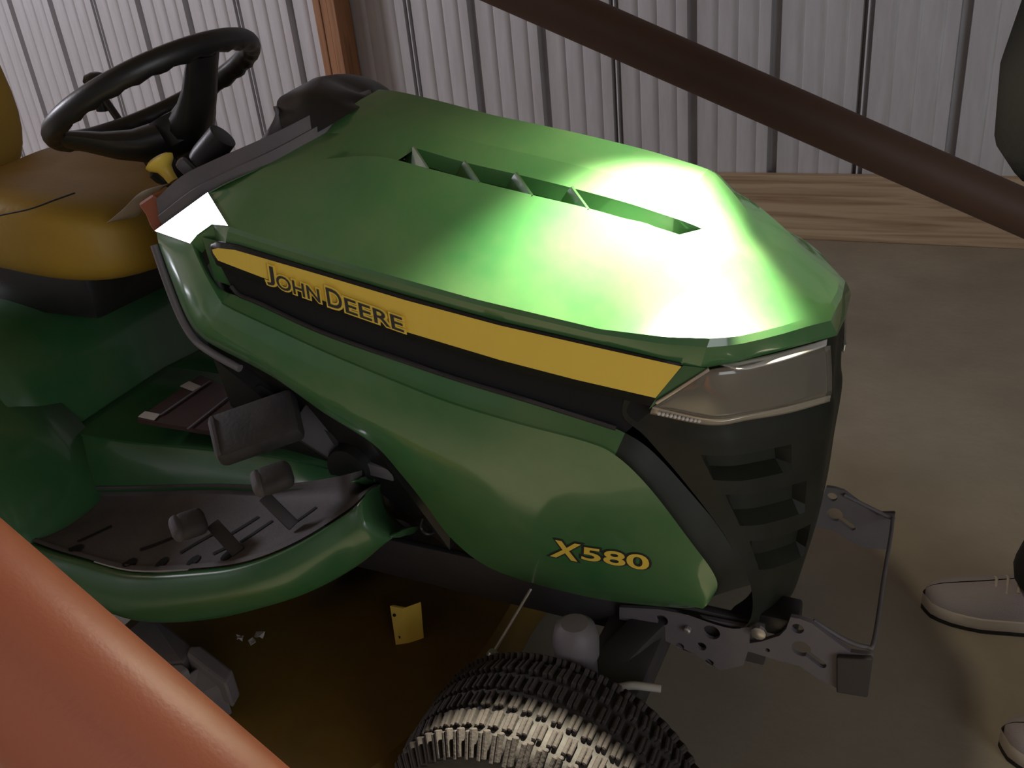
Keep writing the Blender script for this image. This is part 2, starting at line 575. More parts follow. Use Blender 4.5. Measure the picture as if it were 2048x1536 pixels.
# rear facet and the triangle that joins it to the slope
col = [rows[k][0] for k in range(5)]
edge = rpts([REAR[2], REAR[1]], 4) + [A((-0.8474, 0.8550, 0.9200))]
hood.grid([col, edge])
fac = [A((-1.0289, 0.8941, 0.8930)), A((-0.9286, 0.8598, 0.8905)), A((-0.9159, 0.8639, 0.9018)), A((-0.8865, 0.8656, 0.9172)), A((-0.8474, 0.8550, 0.9200)), A((-0.9131, 0.8988, 0.9509))]
for s_ in (1, -1):
    fm = MB().add(fac if s_ > 0 else [(p[0], 2 * YC - p[1], p[2]) for p in fac], [tuple(range(6))])
    fm.build('hood_corner', GREEN, TR, smooth=0, solid=0.003)
hood.grid(patch([REAR[:4], [A(p) + A((-0.006, 0.006, 0.0)) for p in REAR[:4]], [A(p) + A((-0.010, 0.014, -0.012)) for p in REAR[:4]]], k=4, m=2))
# vent band: open slot between the lips
xs_slot = (-0.690, -0.302)
for i in range(NST - 1):
    xm = (V[i][0] + V[i + 1][0]) / 2
    if xs_slot[0] < xm < xs_slot[1]:
        # inner wall under the far lip and a lip under the near one
        a, b = K[i], K[i + 1]
        hood.add([a, b, b + A((0, -0.003, -0.020)), a + A((0, -0.003, -0.020))], [(0, 1, 2, 3)])
        a, b = V[i], V[i + 1]
        hood.add([a, b, b + A((0, 0.004, -0.03)), a + A((0, 0.004, -0.03))], [(0, 1, 2, 3)])
    else:
        f = lambda p, q: (p + q) / 2 + A((0, 0, float(np.interp(q[0], [-0.80, -0.735, -0.69, -0.30, -0.262], [0.001, -0.010, -0.014, -0.008, 0.001]))))
        m0, m1 = f(K[i], V[i]), f(K[i + 1], V[i + 1])
        hood.add([K[i], K[i + 1], m1, m0], [(0, 1, 2, 3)])
        hood.add([m0, m1, V[i + 1], V[i]], [(0, 1, 2, 3)])
# shoulder band / brim
Dl = [(-0.8618, 0.8548, 0.8955), (-0.8400, 0.8559, 0.8907), (-0.6767, 0.8642, 0.8547), (-0.4742, 0.8755, 0.8094), (-0.3499, 0.8830, 0.7881), (-0.2734, 0.8869, 0.7744), (-0.2349, 0.8940, 0.7667)]
D = []
Db = by_x(Dl)
for i in range(NST):
    D.append(Db[i])
hood.grid([S, [blend(s, d, 0.25, (0, -0.003, 0)) for s, d in zip(S, D)], [blend(s, d, 0.85, (0, -0.0015, 0)) for s, d in zip(S, D)], D])
ftop = [S[-1]] + [A((-0.1960, 0.9180, 0.8010)), A(V[-1]), A(K[-1]), A(C[-1])]
# close the front of the slope onto the brim
fb = [D[-1], A((-0.1956, 0.9190, 0.7696)), A((-0.1594, 0.9630, 0.7661)), A((-0.1055, 1.0330, 0.7607)), A((-0.103, YC, 0.7595))]
cols = [slope[k][-1] for k in range(4, -1, -1)]      # S .. V ends of the slope grid
topc = cols + [(K[-1] + V[-1]) / 2 + A((0, 0, 0.001)), K[-1]] + [crown[k][-1] for k in (2, 1, 0)]
def brim_low(p):
    t = np.interp(-p[1], [-q[1] for q in ftop][::-1], [4, 3, 2, 1, 0])
    i = min(int(t), 3)
    return fb[i] + (fb[i + 1] - fb[i]) * (t - i)
lowc = [brim_low(p) for p in topc]
hood.grid([topc, [blend(a, b, 0.25, (0.003 if i else 0, -0.003 if i < len(topc) - 3 else 0, 0)) for i, (a, b) in enumerate(zip(topc, lowc))], [blend(a, b, 0.85, (0.0015 if i else 0, -0.0015 if i < len(topc) - 3 else 0, 0)) for i, (a, b) in enumerate(zip(topc, lowc))], lowc])
# recess wall at the rear end of the stripe
hood.grid(patch([[A((-0.9286, 0.8598, 0.8905)), A((-0.9159, 0.8639, 0.9018)), A((-0.8865, 0.8656, 0.9172)), A((-0.8474, 0.8550, 0.9200))], [A((-0.9296, 0.8740, 0.8728)), A((-0.9199, 0.8740, 0.8798)), A((-0.8968, 0.8720, 0.8895)), A((-0.8618, 0.8548, 0.8955))]], k=3, m=3, fl=lin, fa=lin))
# outer side panel: rear frame and lower skirt
Il = [(-0.9286, 0.8598, 0.8905), (-0.9255, 0.8580, 0.8813), (-0.9113, 0.8520, 0.8525), (-0.8967, 0.8480, 0.8273), (-0.8885, 0.8460, 0.8163), (-0.8759, 0.8440, 0.8078), (-0.7952, 0.8460, 0.7782), (-0.7206, 0.8480, 0.7520), (-0.6191, 0.8530, 0.7186), (-0.5446, 0.8570, 0.6967), (-0.4507, 0.8600, 0.6793), (-0.3711, 0.8630, 0.6675), (-0.3310, 0.8640, 0.6539), (-0.2896, 0.8680, 0.6112), (-0.2421, 0.8840, 0.5278), (-0.2215, 0.8950, 0.4857), (-0.2149, 0.9030, 0.4555), (-0.2225, 0.9080, 0.4289)]
Ol = [(-1.0292, 0.8941, 0.8922), (-1.0264, 0.8900, 0.8727), (-1.0105, 0.8810, 0.8209), (-0.9919, 0.8720, 0.7733), (-0.9684, 0.8650, 0.7483), (-0.9321, 0.8580, 0.7368), (-0.8400, 0.8540, 0.7048), (-0.7637, 0.8570, 0.6562), (-0.6913, 0.8640, 0.6112), (-0.6587, 0.8720, 0.5627), (-0.6321, 0.8820, 0.5088), (-0.6049, 0.8920, 0.4496), (-0.5576, 0.9000, 0.4042), (-0.4851, 0.9060, 0.3861), (-0.3829, 0.9120, 0.3798), (-0.2980, 0.9160, 0.3877), (-0.2603, 0.9160, 0.3957), (-0.2393, 0.9140, 0.4050)]
mid1 = [blend(A(a), A(b), 0.33, (0, -0.010 * min(1, i / 4), 0)) for i, (a, b) in enumerate(zip(Il, Ol))]
mid2 = [blend(A(a), A(b), 0.70, (0, -0.011 * min(1, i / 4), 0)) for i, (a, b) in enumerate(zip(Il, Ol))]
hood.grid(patch([Il, mid1, mid2, Ol], k=5, m=4))
# rolled hem along the skirt
hood.grid(patch([Ol, [A(p) + A((0, 0.006, -0.006)) for p in Ol], [A(p) + A((0, 0.022, -0.004)) for p in Ol]], k=5, m=2))
# shelf of the recess, sloping in from the skirt to the dark slot
Fl = [(-0.9360, 0.8800, 0.8704), (-0.9327, 0.8790, 0.8606), (-0.9211, 0.8740, 0.8365), (-0.8991, 0.8640, 0.8255), (-0.8877, 0.8620, 0.8212), (-0.8689, 0.8600, 0.8182), (-0.8033, 0.8620, 0.7957), (-0.7409, 0.8640, 0.7750), (-0.6260, 0.8710, 0.7426), (-0.5405, 0.8760, 0.7209), (-0.4421, 0.8820, 0.7002), (-0.3697, 0.8860, 0.6846), (-0.3258, 0.8880, 0.6720), (-0.2902, 0.8930, 0.6453), (-0.2401, 0.9080, 0.5747), (-0.2128, 0.9180, 0.5305), (-0.1916, 0.9240, 0.4936), (-0.1787, 0.9280, 0.4455)]
Hl = [blend(A(a), A(b), 0.15, (0, 0.003, 0)) for a, b in zip(Il, Fl)]
shelf = patch([Il, Hl, Fl], k=5, m=3)
hood.grid([r[:61] for r in shelf])
# inner wall behind the decal plate
hood.grid(patch([[(-0.9123, 0.8650, 0.8995), (-0.6866, 0.8782, 0.8537), (-0.4814, 0.8895, 0.8062), (-0.2716, 0.9002, 0.7696)], [(-0.9120, 0.8680, 0.8364), (-0.7467, 0.8760, 0.7877), (-0.5190, 0.8900, 0.7297), (-0.2994, 0.9050, 0.6779)]], k=6, m=2, fl=lin, fa=lin))
for s_ in (1, -1):
    gs = MB().grid([r[60:] for r in shelf])  # front run of the recess shelf, coloured in the grille's black
    if s_ < 0:
        gs.v = [(x, 2 * YC - y, z) for x, y, z in gs.v]
    gs.build('shelf_front', GRILLE, TR, smooth=30)
hood.mirror()
hood_o = hood.build('hood', GREEN, TR, smooth=15, weld=0.0008)
HB = bvh_of(hood_o)

# vent fins, one plate each
for a, b in (((-0.6505, 1.0140, 0.9881), (-0.6048, 0.9690, 0.9701)), ((-0.5760, 1.0140, 0.9696), (-0.5335, 0.9690, 0.9541)), ((-0.5033, 1.0140, 0.9556), (-0.4622, 0.9690, 0.9395)), ((-0.4284, 1.0140, 0.9392), (-0.3901, 0.9690, 0.9250))):
    for sgn in (1, -1):
        pa, pb = A(a), A(b)
        q = MB().prism([pa, pb, pb + A((-0.024, 0.0, -0.030)), pa + A((-0.024, 0, -0.026))], (0.0025, 0, 0.001))
        if sgn < 0:
            q.v = [(x, 2 * YC - y, z) for x, y, z in q.v]
        q.build('vent_fin', GREEN, hood_o, smooth=0)
# black sheets added under the vent slots to stop torch light leaking through
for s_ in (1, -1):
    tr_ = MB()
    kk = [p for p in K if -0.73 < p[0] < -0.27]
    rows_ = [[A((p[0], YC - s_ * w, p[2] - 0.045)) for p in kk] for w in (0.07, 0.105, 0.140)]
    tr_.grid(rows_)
    tr_.build('vent_light_block', DARK, hood_o, smooth=30)
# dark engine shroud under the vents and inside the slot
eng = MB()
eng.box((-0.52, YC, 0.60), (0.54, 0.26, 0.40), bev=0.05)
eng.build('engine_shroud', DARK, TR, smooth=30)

# ---- side decals on both sides of the hood
PT = [(-0.8822, 0.8477, 0.8961), (-0.8709, 0.8481, 0.9000), (-0.8411, 0.8495, 0.8969), (-0.7135, 0.8560, 0.8660), (-0.5941, 0.8624, 0.8381), (-0.4710, 0.8695, 0.8116), (-0.3595, 0.8762, 0.7933), (-0.2537, 0.8831, 0.7753)]
PB = [(-0.8865, 0.8476, 0.8883), (-0.8813, 0.8481, 0.8673), (-0.8460, 0.8499, 0.8533), (-0.7130, 0.8566, 0.8122), (-0.6037, 0.8624, 0.7829), (-0.4778, 0.8695, 0.7514), (-0.3819, 0.8751, 0.7327), (-0.2907, 0.8807, 0.7181)]
YT = [(-0.8799, 0.8458, 0.8899), (-0.8690, 0.8462, 0.8924), (-0.8413, 0.8475, 0.8907), (-0.7130, 0.8540, 0.8621), (-0.5935, 0.8604, 0.8343), (-0.4703, 0.8675, 0.8092), (-0.3588, 0.8742, 0.7910), (-0.2526, 0.8811, 0.7738)]
YBm = [(-0.8798, 0.8458, 0.8850), (-0.8746, 0.8462, 0.8747), (-0.8410, 0.8479, 0.8642), (-0.7089, 0.8546, 0.8238), (-0.6010, 0.8604, 0.7910), (-0.4756, 0.8675, 0.7628), (-0.3803, 0.8731, 0.7453), (-0.2833, 0.8792, 0.7305)]
plates = []
for side in (1, -1):
    q = MB().grid(patch([PT, PB], k=4, m=2, fl=lin, fa=lin))
    y = MB().grid(patch([YT, YBm], k=4, m=6, fl=lin, fa=lin))
    if side < 0:
        for b in (q, y):
            b.v = [(x, 2 * YC - yy, z) for x, yy, z in b.v]
            b.f = [f[::-1] for f in b.f]
    po = q.build('decal_plate', BLACK, TR, smooth=30, solid=-0.004)
    yo = y.build('yellow_stripe', YELLOW, po, smooth=30)
    plates.append((po, yo))
    # deep dark slot under the plate
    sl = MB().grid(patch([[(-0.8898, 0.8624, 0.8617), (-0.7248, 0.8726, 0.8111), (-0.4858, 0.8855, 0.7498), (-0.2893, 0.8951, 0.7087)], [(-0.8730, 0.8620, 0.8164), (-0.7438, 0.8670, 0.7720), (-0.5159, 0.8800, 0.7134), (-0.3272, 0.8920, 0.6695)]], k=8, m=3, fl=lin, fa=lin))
    lp = MB().tube(crom([(-0.8769, 0.8600, 0.8330), (-0.8650, 0.8605, 0.8205), (-0.8338, 0.8610, 0.8111), (-0.7405, 0.8640, 0.7765), (-0.6248, 0.8700, 0.7453), (-0.5399, 0.8755, 0.7234), (-0.4418, 0.8815, 0.7020), (-0.3367, 0.8870, 0.6778)], 6), 0.0035, 6)
    for b in (sl, lp):
        if side < 0:
            b.v = [(x, 2 * YC - yy, z) for x, yy, z in b.v]
    sl.build('side_slot', DARK, TR, smooth=30)
    lp.build('slot_lip', STEEL, TR, smooth=60)
YB_ = bvh_of(plates[0][1])
PB_ = bvh_of(plates[0][0])
qd = [(-0.7979, 0.8501, 0.8460), (-0.6016, 0.8604, 0.7916), (-0.6014, 0.8602, 0.8136), (-0.7955, 0.8499, 0.8691)]
def sub_quad(q, a0, a1, b0, b1):
    bl, br, tr, tl = [A(p) for p in q]
    f = lambda a, b: (bl * (1 - a) + br * a) * (1 - b) + (tl * (1 - a) + tr * a) * b
    return [f(a0, b0), f(a1, b0), f(a1, b1), f(a0, b1)]
words = (('J', 0.0, 0.062, 0.02, 1.22), ('OHN', 0.075, 0.40, 0.0, 0.86), ('D', 0.455, 0.565, 0.0, 1.16), ('EERE', 0.585, 1.0, 0.0, 0.92))
for part, mt, lift, off in (('letter_edge', YELLOW, 0.0055, 0.075), ('lettering', LETTER, 0.0062, 0.0)):
    acc = MB()
    for w, a0, a1, b0, b1 in words:
        t = text_mb(w, sub_quad(qd, a0, a1, b0, b1), PB_, lift, offset=off, boldsize=0.012)
        acc.add(t.v, t.f)
    acc.build(part, mt, plates[0][0], smooth=0, recalc=False)
for part, mt, lift, off in (('number_edge', LETTER, 0.0012, 0.05), ('number', YELLOW, 0.0020, 0.0)):
    acc = MB()
    t = text_mb('X', [(-0.4389, 0.8850, 0.4649), (-0.3984, 0.8850, 0.4646), (-0.3875, 0.8850, 0.5004), (-0.4265, 0.8850, 0.4997)], HB, lift, offset=off, boldsize=0.03)
    acc.add(t.v, t.f)
    t = text_mb('580', [(-0.3922, 0.8850, 0.4712), (-0.2980, 0.8850, 0.4731), (-0.2973, 0.8850, 0.5015), (-0.3877, 0.8850, 0.4971)], HB, lift, offset=off, boldsize=0.02)
    acc.add(t.v, t.f)
    lab(acc.build(part, mt, TR, smooth=0, recalc=False), 'yellow X580 number on the hood side' if part == 'number' else 'black outline of the X580 number')

# ---- nose: black grille body, lamps
def lw(x, w, z):
    return A((x, YC - w, z))
NR = [
 [lw(-.300, .206, .770), lw(-.236, .192, .766), lw(-.196, .172, .767), lw(-.116, .066, .757), lw(-.111, 0, .756)],
 [lw(-.330, .208, .700), lw(-.236, .193, .690), lw(-.192, .166, .690), lw(-.116, .066, .676), lw(-.111, 0, .674)],
 [lw(-.300, .209, .668), lw(-.226, .193, .660), lw(-.184, .162, .655), lw(-.112, .068, .640), lw(-.107, 0, .636)],
 [lw(-.256, .198, .605), lw(-.208, .184, .598), lw(-.172, .154, .590), lw(-.116, .068, .572), lw(-.111, 0, .566)],
 [lw(-.206, .182, .518), lw(-.182, .168, .512), lw(-.158, .142, .504), lw(-.121, .068, .484), lw(-.116, 0, .478)],
 [lw(-.176, .170, .430), lw(-.166, .150, .424), lw(-.152, .126, .414), lw(-.134, .066, .392), lw(-.131, 0, .386)],
 [lw(-.190, .176, .372), lw(-.172, .150, .362), lw(-.160, .120, .352), lw(-.150, .060, .336), lw(-.148, 0, .332)],
 [lw(-.280, .170, .372), lw(-.220, .140, .362), lw(-.210, .110, .352), lw(-.200, .060, .336), lw(-.198, 0, .332)],
]
g = patch(NR, k=8, m=7)
# recessed air slots (rows by height band, columns across the curved face)
gr = []
for r, row in enumerate(g):
    gr.append([p.copy() for p in row])
nr, nc = len(g), len(g[0])
for r in range(nr):
    for c in range(nc):
        z = g[r][c][2]
        u = c / (nc - 1)
        rr = r / (nr - 1)
        for (r0, r1, u0, u1) in ((0.335, 0.395, 0.20, 0.60), (0.455, 0.52, 0.22, 0.66), (0.575, 0.635, 0.25, 0.72)):
            if r0 < rr < r1 and u0 < u < u1:
                gr[r][c] = gr[r][c] + A((-0.012, 0.016, 0))
nose = MB().grid(gr)
nose.mirror()
nose_o = nose.build('grille', GRILLE, TR, smooth=28, weld=0.001)

def patch_on(name, lines, m, parent, k=6, mm=4, **kw):
    objs = []
    for side in (1, -1):
        b = MB().grid(patch(lines, k=k, m=mm))
        if side < 0:
            b.v = [(x, 2 * YC - y, z) for x, y, z in b.v]
            b.f = [f[::-1] for f in b.f]
        objs.append(b.build(name, m, parent, **kw))
    return objs
LT = [(-0.2369, 0.8970, 0.7561), (-0.2229, 0.8960, 0.7672), (-0.1945, 0.9140, 0.7670), (-0.1582, 0.9570, 0.7632), (-0.1135, 1.0250, 0.7509)]
LM = [(-0.2599, 0.8890, 0.7391), (-0.2208, 0.8950, 0.7348), (-0.1885, 0.9160, 0.7317), (-0.1514, 0.9590, 0.7262), (-0.1095, 1.0240, 0.7151)]
LB = [(-0.2887, 0.8840, 0.7167), (-0.2236, 0.9000, 0.7017), (-0.1867, 0.9240, 0.7009), (-0.1482, 0.9640, 0.6961), (-0.1078, 1.0250, 0.6853)]
LB2 = [(-0.2918, 0.8830, 0.7060), (-0.2250, 0.9010, 0.6909), (-0.1844, 0.9280, 0.6897), (-0.1457, 0.9690, 0.6830), (-0.1074, 1.0270, 0.6739)]
inset = lambda L, d: [A(p) + A((-d * 0.5, d, 0)) for p in L]
lamps = patch_on('headlight', [inset(LT, .018), inset(LM, .026), inset(LB, .018)], REFL, TR, smooth=60)
for i, o in enumerate(patch_on('lens', [LT, LM, LB], LENS, lamps[0], smooth=60, solid=0.003)):
    if i:
        o.parent = lamps[1]
        o.location = Vector(WPOS[o.name] - WPOS[lamps[1].name])
for i, o in enumerate(patch_on('lens_trim', [LB, [A(p) + A((.001, -.003, 0)) for p in crom(LB, 1)], LB2], TRIM, lamps[0], smooth=60, solid=0.004)):
    if i:
        o.parent = lamps[1]
        o.location = Vector(WPOS[o.name] - WPOS[lamps[1].name])
for i, o in enumerate(patch_on('lens_glint', [[(-0.2154, 0.9070, 0.7691), (-0.1958, 0.9200, 0.7691), (-0.1588, 0.9600, 0.7662), (-0.1156, 1.0290, 0.7575)], [(-0.1938, 0.9010, 0.7689), (-0.1789, 0.9200, 0.7635), (-0.1489, 0.9520, 0.7628), (-0.1149, 1.0170, 0.7537)]], WHITE, lamps[0], smooth=60, solid=0.002)):  # white ledge added to catch the torch and draw the lens glint
    if i:
        o.parent = lamps[1]
        o.location = Vector(WPOS[o.name] - WPOS[lamps[1].name])
# small beads along the trim
bd = MB()
for p in rpts([(-0.2801, 0.8810, 0.7095), (-0.2651, 0.8850, 0.7062), (-0.2502, 0.8890, 0.7023), (-0.2362, 0.8940, 0.6990)], 11):
    bd.lathe(p, (0, -1, 0), [(0.0001, 0.003), (0.002, 0.002), (0.0026, 0), (0.002, -0.002)], 6)
bd.build('lens_bead', WHITE, lamps[0], smooth=60)
# slanted pale edge of the lens
for i in (0, 1):
    b = MB().bar((-0.2247, 0.8940, 0.7679), (-0.2834, 0.8810, 0.7230), 0.005, 0.004, bev=0.001)
    b2 = MB().grid(patch([[(-0.2525, 0.8870, 0.7723), (-0.2683, 0.8840, 0.7509), (-0.2841, 0.8815, 0.7279)], [(-0.2258, 0.8940, 0.7684), (-0.2566, 0.8880, 0.7433), (-0.2923, 0.8815, 0.7135)]], k=4, m=2))
    for q, n_, m_ in ((b, 'lens_edge', TRIM), (b2, 'lamp_bezel', GREEN2)):
        if i:
            q.v = [(x, 2 * YC - y, z) for x, y, z in q.v]
        q.build(n_, m_, lamps[i], smooth=30)

# ---- pedestal under the dash
ped = MB()
sideP = [(-1.0522, 0.9000, 0.8680), (-1.0136, 0.8850, 0.7498), (-0.9584, 0.8700, 0.7099), (-0.9643, 0.8850, 0.6203), (-0.9352, 0.9000, 0.5648), (-0.8445, 0.9100, 0.4873), (-0.7310, 0.9100, 0.4910), (-0.6207, 0.9100, 0.4092), (-0.6072, 0.9100, 0.5025), (-0.7334, 0.8800, 0.6412), (-0.8321, 0.8680, 0.7062), (-0.9401, 0.8750, 0.7387), (-0.9914, 0.8950, 0.7575), (-1.0472, 0.9250, 0.8537)]
ped.prism(sideP, (0, 0.02, 0))
pedo = ped.build('pedestal_side', BLACK, TR, smooth=0)
MB().prism([(p[0], 2 * YC - p[1], p[2]) for p in sideP], (0, -0.02, 0)).build('pedestal_side', BLACK, TR, smooth=0)
MB().box((-0.86, YC, 0.66), (0.26, 0.34, 0.46), bev=0.03).build('pedestal_core', BLACK, TR, smooth=30)
# grey rear edge trim that follows the hood
for s in (1, -1):
    b = MB().tube(crom([(-1.0406, 0.8940, 0.8721), (-1.0245, 0.8840, 0.8180), (-1.0057, 0.8750, 0.7677), (-0.9817, 0.8680, 0.7376), (-0.9443, 0.8610, 0.7221), (-0.8963, 0.8570, 0.7061)], 5), 0.006, 8)
    if s < 0:
        b.v = [(x, 2 * YC - y, z) for x, y, z in b.v]
    b.build('edge_trim', DGREY, TR, smooth=60)
hole = [(-0.9113, 0.8860, 0.6588), (-0.8951, 0.8860, 0.6651), (-0.8752, 0.8870, 0.6547), (-0.8625, 0.8890, 0.6377), (-0.8771, 0.8900, 0.6215), (-0.9016, 0.8900, 0.6197), (-0.9140, 0.8880, 0.6319)]
MB().prism(hole, (0, 0.001, 0)).build('pedestal_hole', DARK, pedo, smooth=0)

# ---- dash
dl = [A(p) + A((0.012, 0, -0.008)) for p in ((-1.0284, 0.8990, 0.8997), (-0.9388, 0.9050, 0.9430), (-0.8912, 0.9300, 0.9638), (-0.8388, 0.9700, 0.9862), (-0.7803, 1.0400, 1.0185), (-0.7598, 1.1000, 1.0349))]
du = [(-1.0174, 0.8990, 0.9397), (-0.9676, 0.9080, 0.9703), (-0.9263, 0.9340, 0.9873), (-0.8485, 0.9750, 1.0136), (-0.7928, 1.0400, 1.0390), (-0.7683, 1.1000, 1.0482)]
dk = [A(p) + A((-0.015, 0.004, -0.004)) for p in du]
dash = MB().grid(patch([dl, [blend(A(a), A(b), 0.45, (-0.002, -0.004, 0.002)) for a, b in zip(dl, du)], [blend(A(a), A(b), 0.47, (-0.004, 0, 0.002)) for a, b in zip(dl, du)], du], k=4, m=1, fa=lin))
dash.grid(patch([du, [A((p[0] - 0.01, YC, p[2] - 0.01)) for p in du]], k=4, m=2, fa=lin))
dash.mirror()
dasho = dash.build('dash_panel', DGREY, TR, smooth=30, weld=0.001)
cowl = MB()
ct = [(-0.8965, 1.0800, 1.0476), (-0.8767, 1.1000, 1.0593), (-0.8427, 1.1000, 1.0688), (-0.7979, 1.1000, 1.0516), (-0.7604, 1.1000, 1.0363)]
cn = [(-0.8742, 1.0250, 1.0419), (-0.8487, 1.0250, 1.0476), (-0.8172, 1.0250, 1.0517), (-0.7828, 1.0400, 1.0456), (-0.7623, 1.0700, 1.0329)]
cb = [(-0.8488, 1.0000, 1.0123), (-0.8232, 1.0000, 1.0033), (-0.7947, 1.0100, 1.0099), (-0.7633, 1.0300, 1.0257), (-0.7508, 1.0700, 1.0354)]
cowl.grid(patch([ct, [blend(A(a), A(b), .5, (0, 0, .006)) for a, b in zip(ct, cn)], cn, cb], k=4, m=3))
cowl.mirror()
cowl.build('dash_cowl', BLACK, TR, smooth=50, weld=0.002)
MB().grid(patch([[(-0.8657, 1.0140, 1.0438), (-0.8678, 1.0120, 1.0333), (-0.8761, 1.0050, 1.0183), (-0.8907, 0.9950, 1.0011), (-0.8995, 0.9750, 0.9874)], [(-0.8717, 1.0250, 1.0412), (-0.8596, 1.0200, 1.0248), (-0.8551, 1.0150, 1.0133), (-0.8637, 1.0020, 1.0023), (-0.8934, 0.9750, 0.9805)]], k=4, m=3, fa=lin)).build('cowl_lip_lit', DGREY, TR, smooth=50, solid=0.004)  # inner face of the black cowl, its light painted in as grey

# ---- steering wheel
WC = A((-1.18, YC, 1.056))
TH = math.radians(24)
WU, WN = A((math.cos(TH), 0, math.sin(TH))), A((-math.sin(TH), 0, math.cos(TH)))
WYv = A((0, 1, 0))
def wp(r, a, h):
    return WC + (WU * math.cos(a) + WYv * math.sin(a)) * r + WN * h
SW = bpy.data.objects.new('steering_wheel', None)
COL.objects.link(SW)
SW.parent = TR
SW.location = Vector(WC - WPOS[TR.name])
WPOS[SW.name] = WC
rim = MB()
rows = []
NA = 96
for i in range(NA):
    a = 2 * math.pi * i / NA
    bump = 0.0016 * math.sin(28 * a)
    row = []
    for k in range(14):
        b = 2 * math.pi * k / 14
        rr = 0.0155 + (bump if math.sin(b) < -0.2 and math.cos(b) < 0.5 else 0)
        row.append(wp(0.172 + rr * math.cos(b), a, rr * 1.1 * math.sin(b)))
    rows.append(row)
rows.append(rows[0])
rim.grid(rows, closed=True)
rim.build('rim', BLACK, SW, smooth=60, weld=0.0001)
for a in (math.radians(-10), math.radians(-130), math.radians(110)):
    wid = 0.030 if a > -2 else 0.046
    secs = []
    for r, h, w, t in ((0.166, -0.006, wid, 0.012), (0.140, -0.022, wid, 0.017), (0.105, -0.046, wid * 1.05, 0.023), (0.065, -0.066, wid * 1.2, 0.028), (0.030, -0.074, wid * 1.3, 0.032)):
        c = wp(r, a, h)
        tv = -WU * math.sin(a) + WYv * math.cos(a)
        secs.append([c + tv * w * math.cos(q) + WN * t * math.sin(q) for q in [2 * math.pi * j / 12 for j in range(12)]])
    MB().grid(secs, closed=True).build('spoke', BLACK, SW, smooth=60)
MB().lathe(WC + WN * -0.105, WN, [(0.030, 0), (0.048, 0.012), (0.056, 0.04), (0.050, 0.058), (0.02, 0.064)], 28).build('hub', BLACK, SW, smooth=40)
MB().lathe(WC + WN * -0.30, WN, [(0.030, 0), (0.030, 0.12), (0.026, 0.19)], 20).build('steering_column', BLACK, TR, smooth=40)
# black lever knob on the far side of the dash
MB().lathe((-1.4491, 1.2200, 1.0562), (0.1, 0, 1), [(0.012, -0.05), (0.012, -0.012), (0.020, -0.006), (0.024, 0.004), (0.020, 0.014), (0.008, 0.019)], 18).build('lever_knob', BLACK, TR, smooth=50)
MB().tube([(-1.4529, 1.2200, 1.0474), (-1.3491, 1.2000, 0.9104)], 0.007, 10).build('lever_rod', BLACK, TR, smooth=50)
# dash controls
ka, kb = A((-0.9609, 1.0000, 1.0072)), A((-1.0007, 0.9850, 0.9700))
MB().lathe(kb, ka - kb, [(0.012, -0.004), (0.021, 0.0), (0.0225, 0.012), (0.021, 0.055), (0.016, float(np.linalg.norm(ka - kb)))], 20).build('tilt_knob', BLACK, TR, smooth=35)
MB().bar((-1.0172, 0.9600, 0.9613), (-1.0059, 0.9700, 0.9706), 0.026, 0.034, bev=0.006).build('switch_block', DGREY, TR, smooth=30)
MB().lathe((-1.1167, 1.0200, 0.9509), (-0.5, -0.5, 0.7), [(0.020, -0.03), (0.026, 0), (0.024, 0.012), (0.012, 0.018)], 18).build('knob_base', BLACK, TR, smooth=40)
pk = A((-1.0547, 0.9700, 0.9507))
MB().lathe(pk, A((-1.0635, 0.9700, 0.9655)) - pk, [(0.008, -0.006), (0.009, 0.006), (0.012, 0.016), (0.021, 0.024), (0.023, 0.029), (0.017, 0.033)], 18).build('pull_knob', YELLOW, TR, smooth=50)
MB().prism([(-1.0710, 0.9100, 0.9277), (-1.0373, 0.9100, 0.9427), (-1.0199, 0.9100, 0.9365), (-1.0215, 0.9100, 0.9055), (-1.0496, 0.9100, 0.8833), (-1.0582, 0.9100, 0.8928), (-1.0611, 0.9100, 0.9116)], (0, 0.05, 0)).build('orange_bracket', ORED, TR, smooth=0, bevel=0.004)

# ---- seat
def sell(c, h, e=0.45, n=28, bend=None):
    rows = []
    sp = lambda v, p: math.copysign(abs(v) ** p, v)
    for i in range(n // 2 + 1):
        v = -math.pi / 2 + math.pi * i / (n // 2)
        row = []
        for j in range(n):
            u = 2 * math.pi * j / n
            p = A((h[0] * sp(math.cos(v), e) * sp(math.cos(u), e), h[1] * sp(math.cos(v), e) * sp(math.sin(u), e), h[2] * sp(math.sin(v), e * 1.3)))
            if bend:
                p = bend(p)
            row.append(p + A(c))
        rows.append(row)
    return rows
seat = bpy.data.objects.new('seat', None)
COL.objects.link(seat)
seat.parent = TR
WPOS[seat.name] = A((-1.52, YC, 0.74))
seat.location = Vector(WPOS[seat.name] - WPOS[TR.name])
def cb_(p):
    q = p.copy()
    q[2] += 0.05 * (p[1] / 0.22) ** 2 * (1 if p[2] > 0 else 0.2) - 0.03 * max(0, p[0]) / 0.3
    return q
MB().grid(sell((-1.50, 1.12, 0.845), (0.30, 0.215, 0.075), 0.55, 40, cb_), closed=True).build('cushion', SEATY, seat, smooth=70, weld=0.0005)
def bb_(p):
    q = p.copy()
    q[0] -= 0.22 * p[2] + 0.03 * (1 - (p[1] / 0.23) ** 2)
    return q
MB().grid(sell((-1.90, 1.12, 1.09), (0.075, 0.225, 0.25), 0.6, 40, bb_), closed=True).build('backrest', SEATY, seat, smooth=70, weld=0.0005)
MB().tube(crom([(-1.3756, 0.9000, 0.9027), (-1.2971, 0.9000, 0.9159), (-1.2458, 0.9100, 0.9288), (-1.2220, 0.9300, 0.9349)], 5), 0.0013, 6).build('seam', DARK, seat, smooth=60)
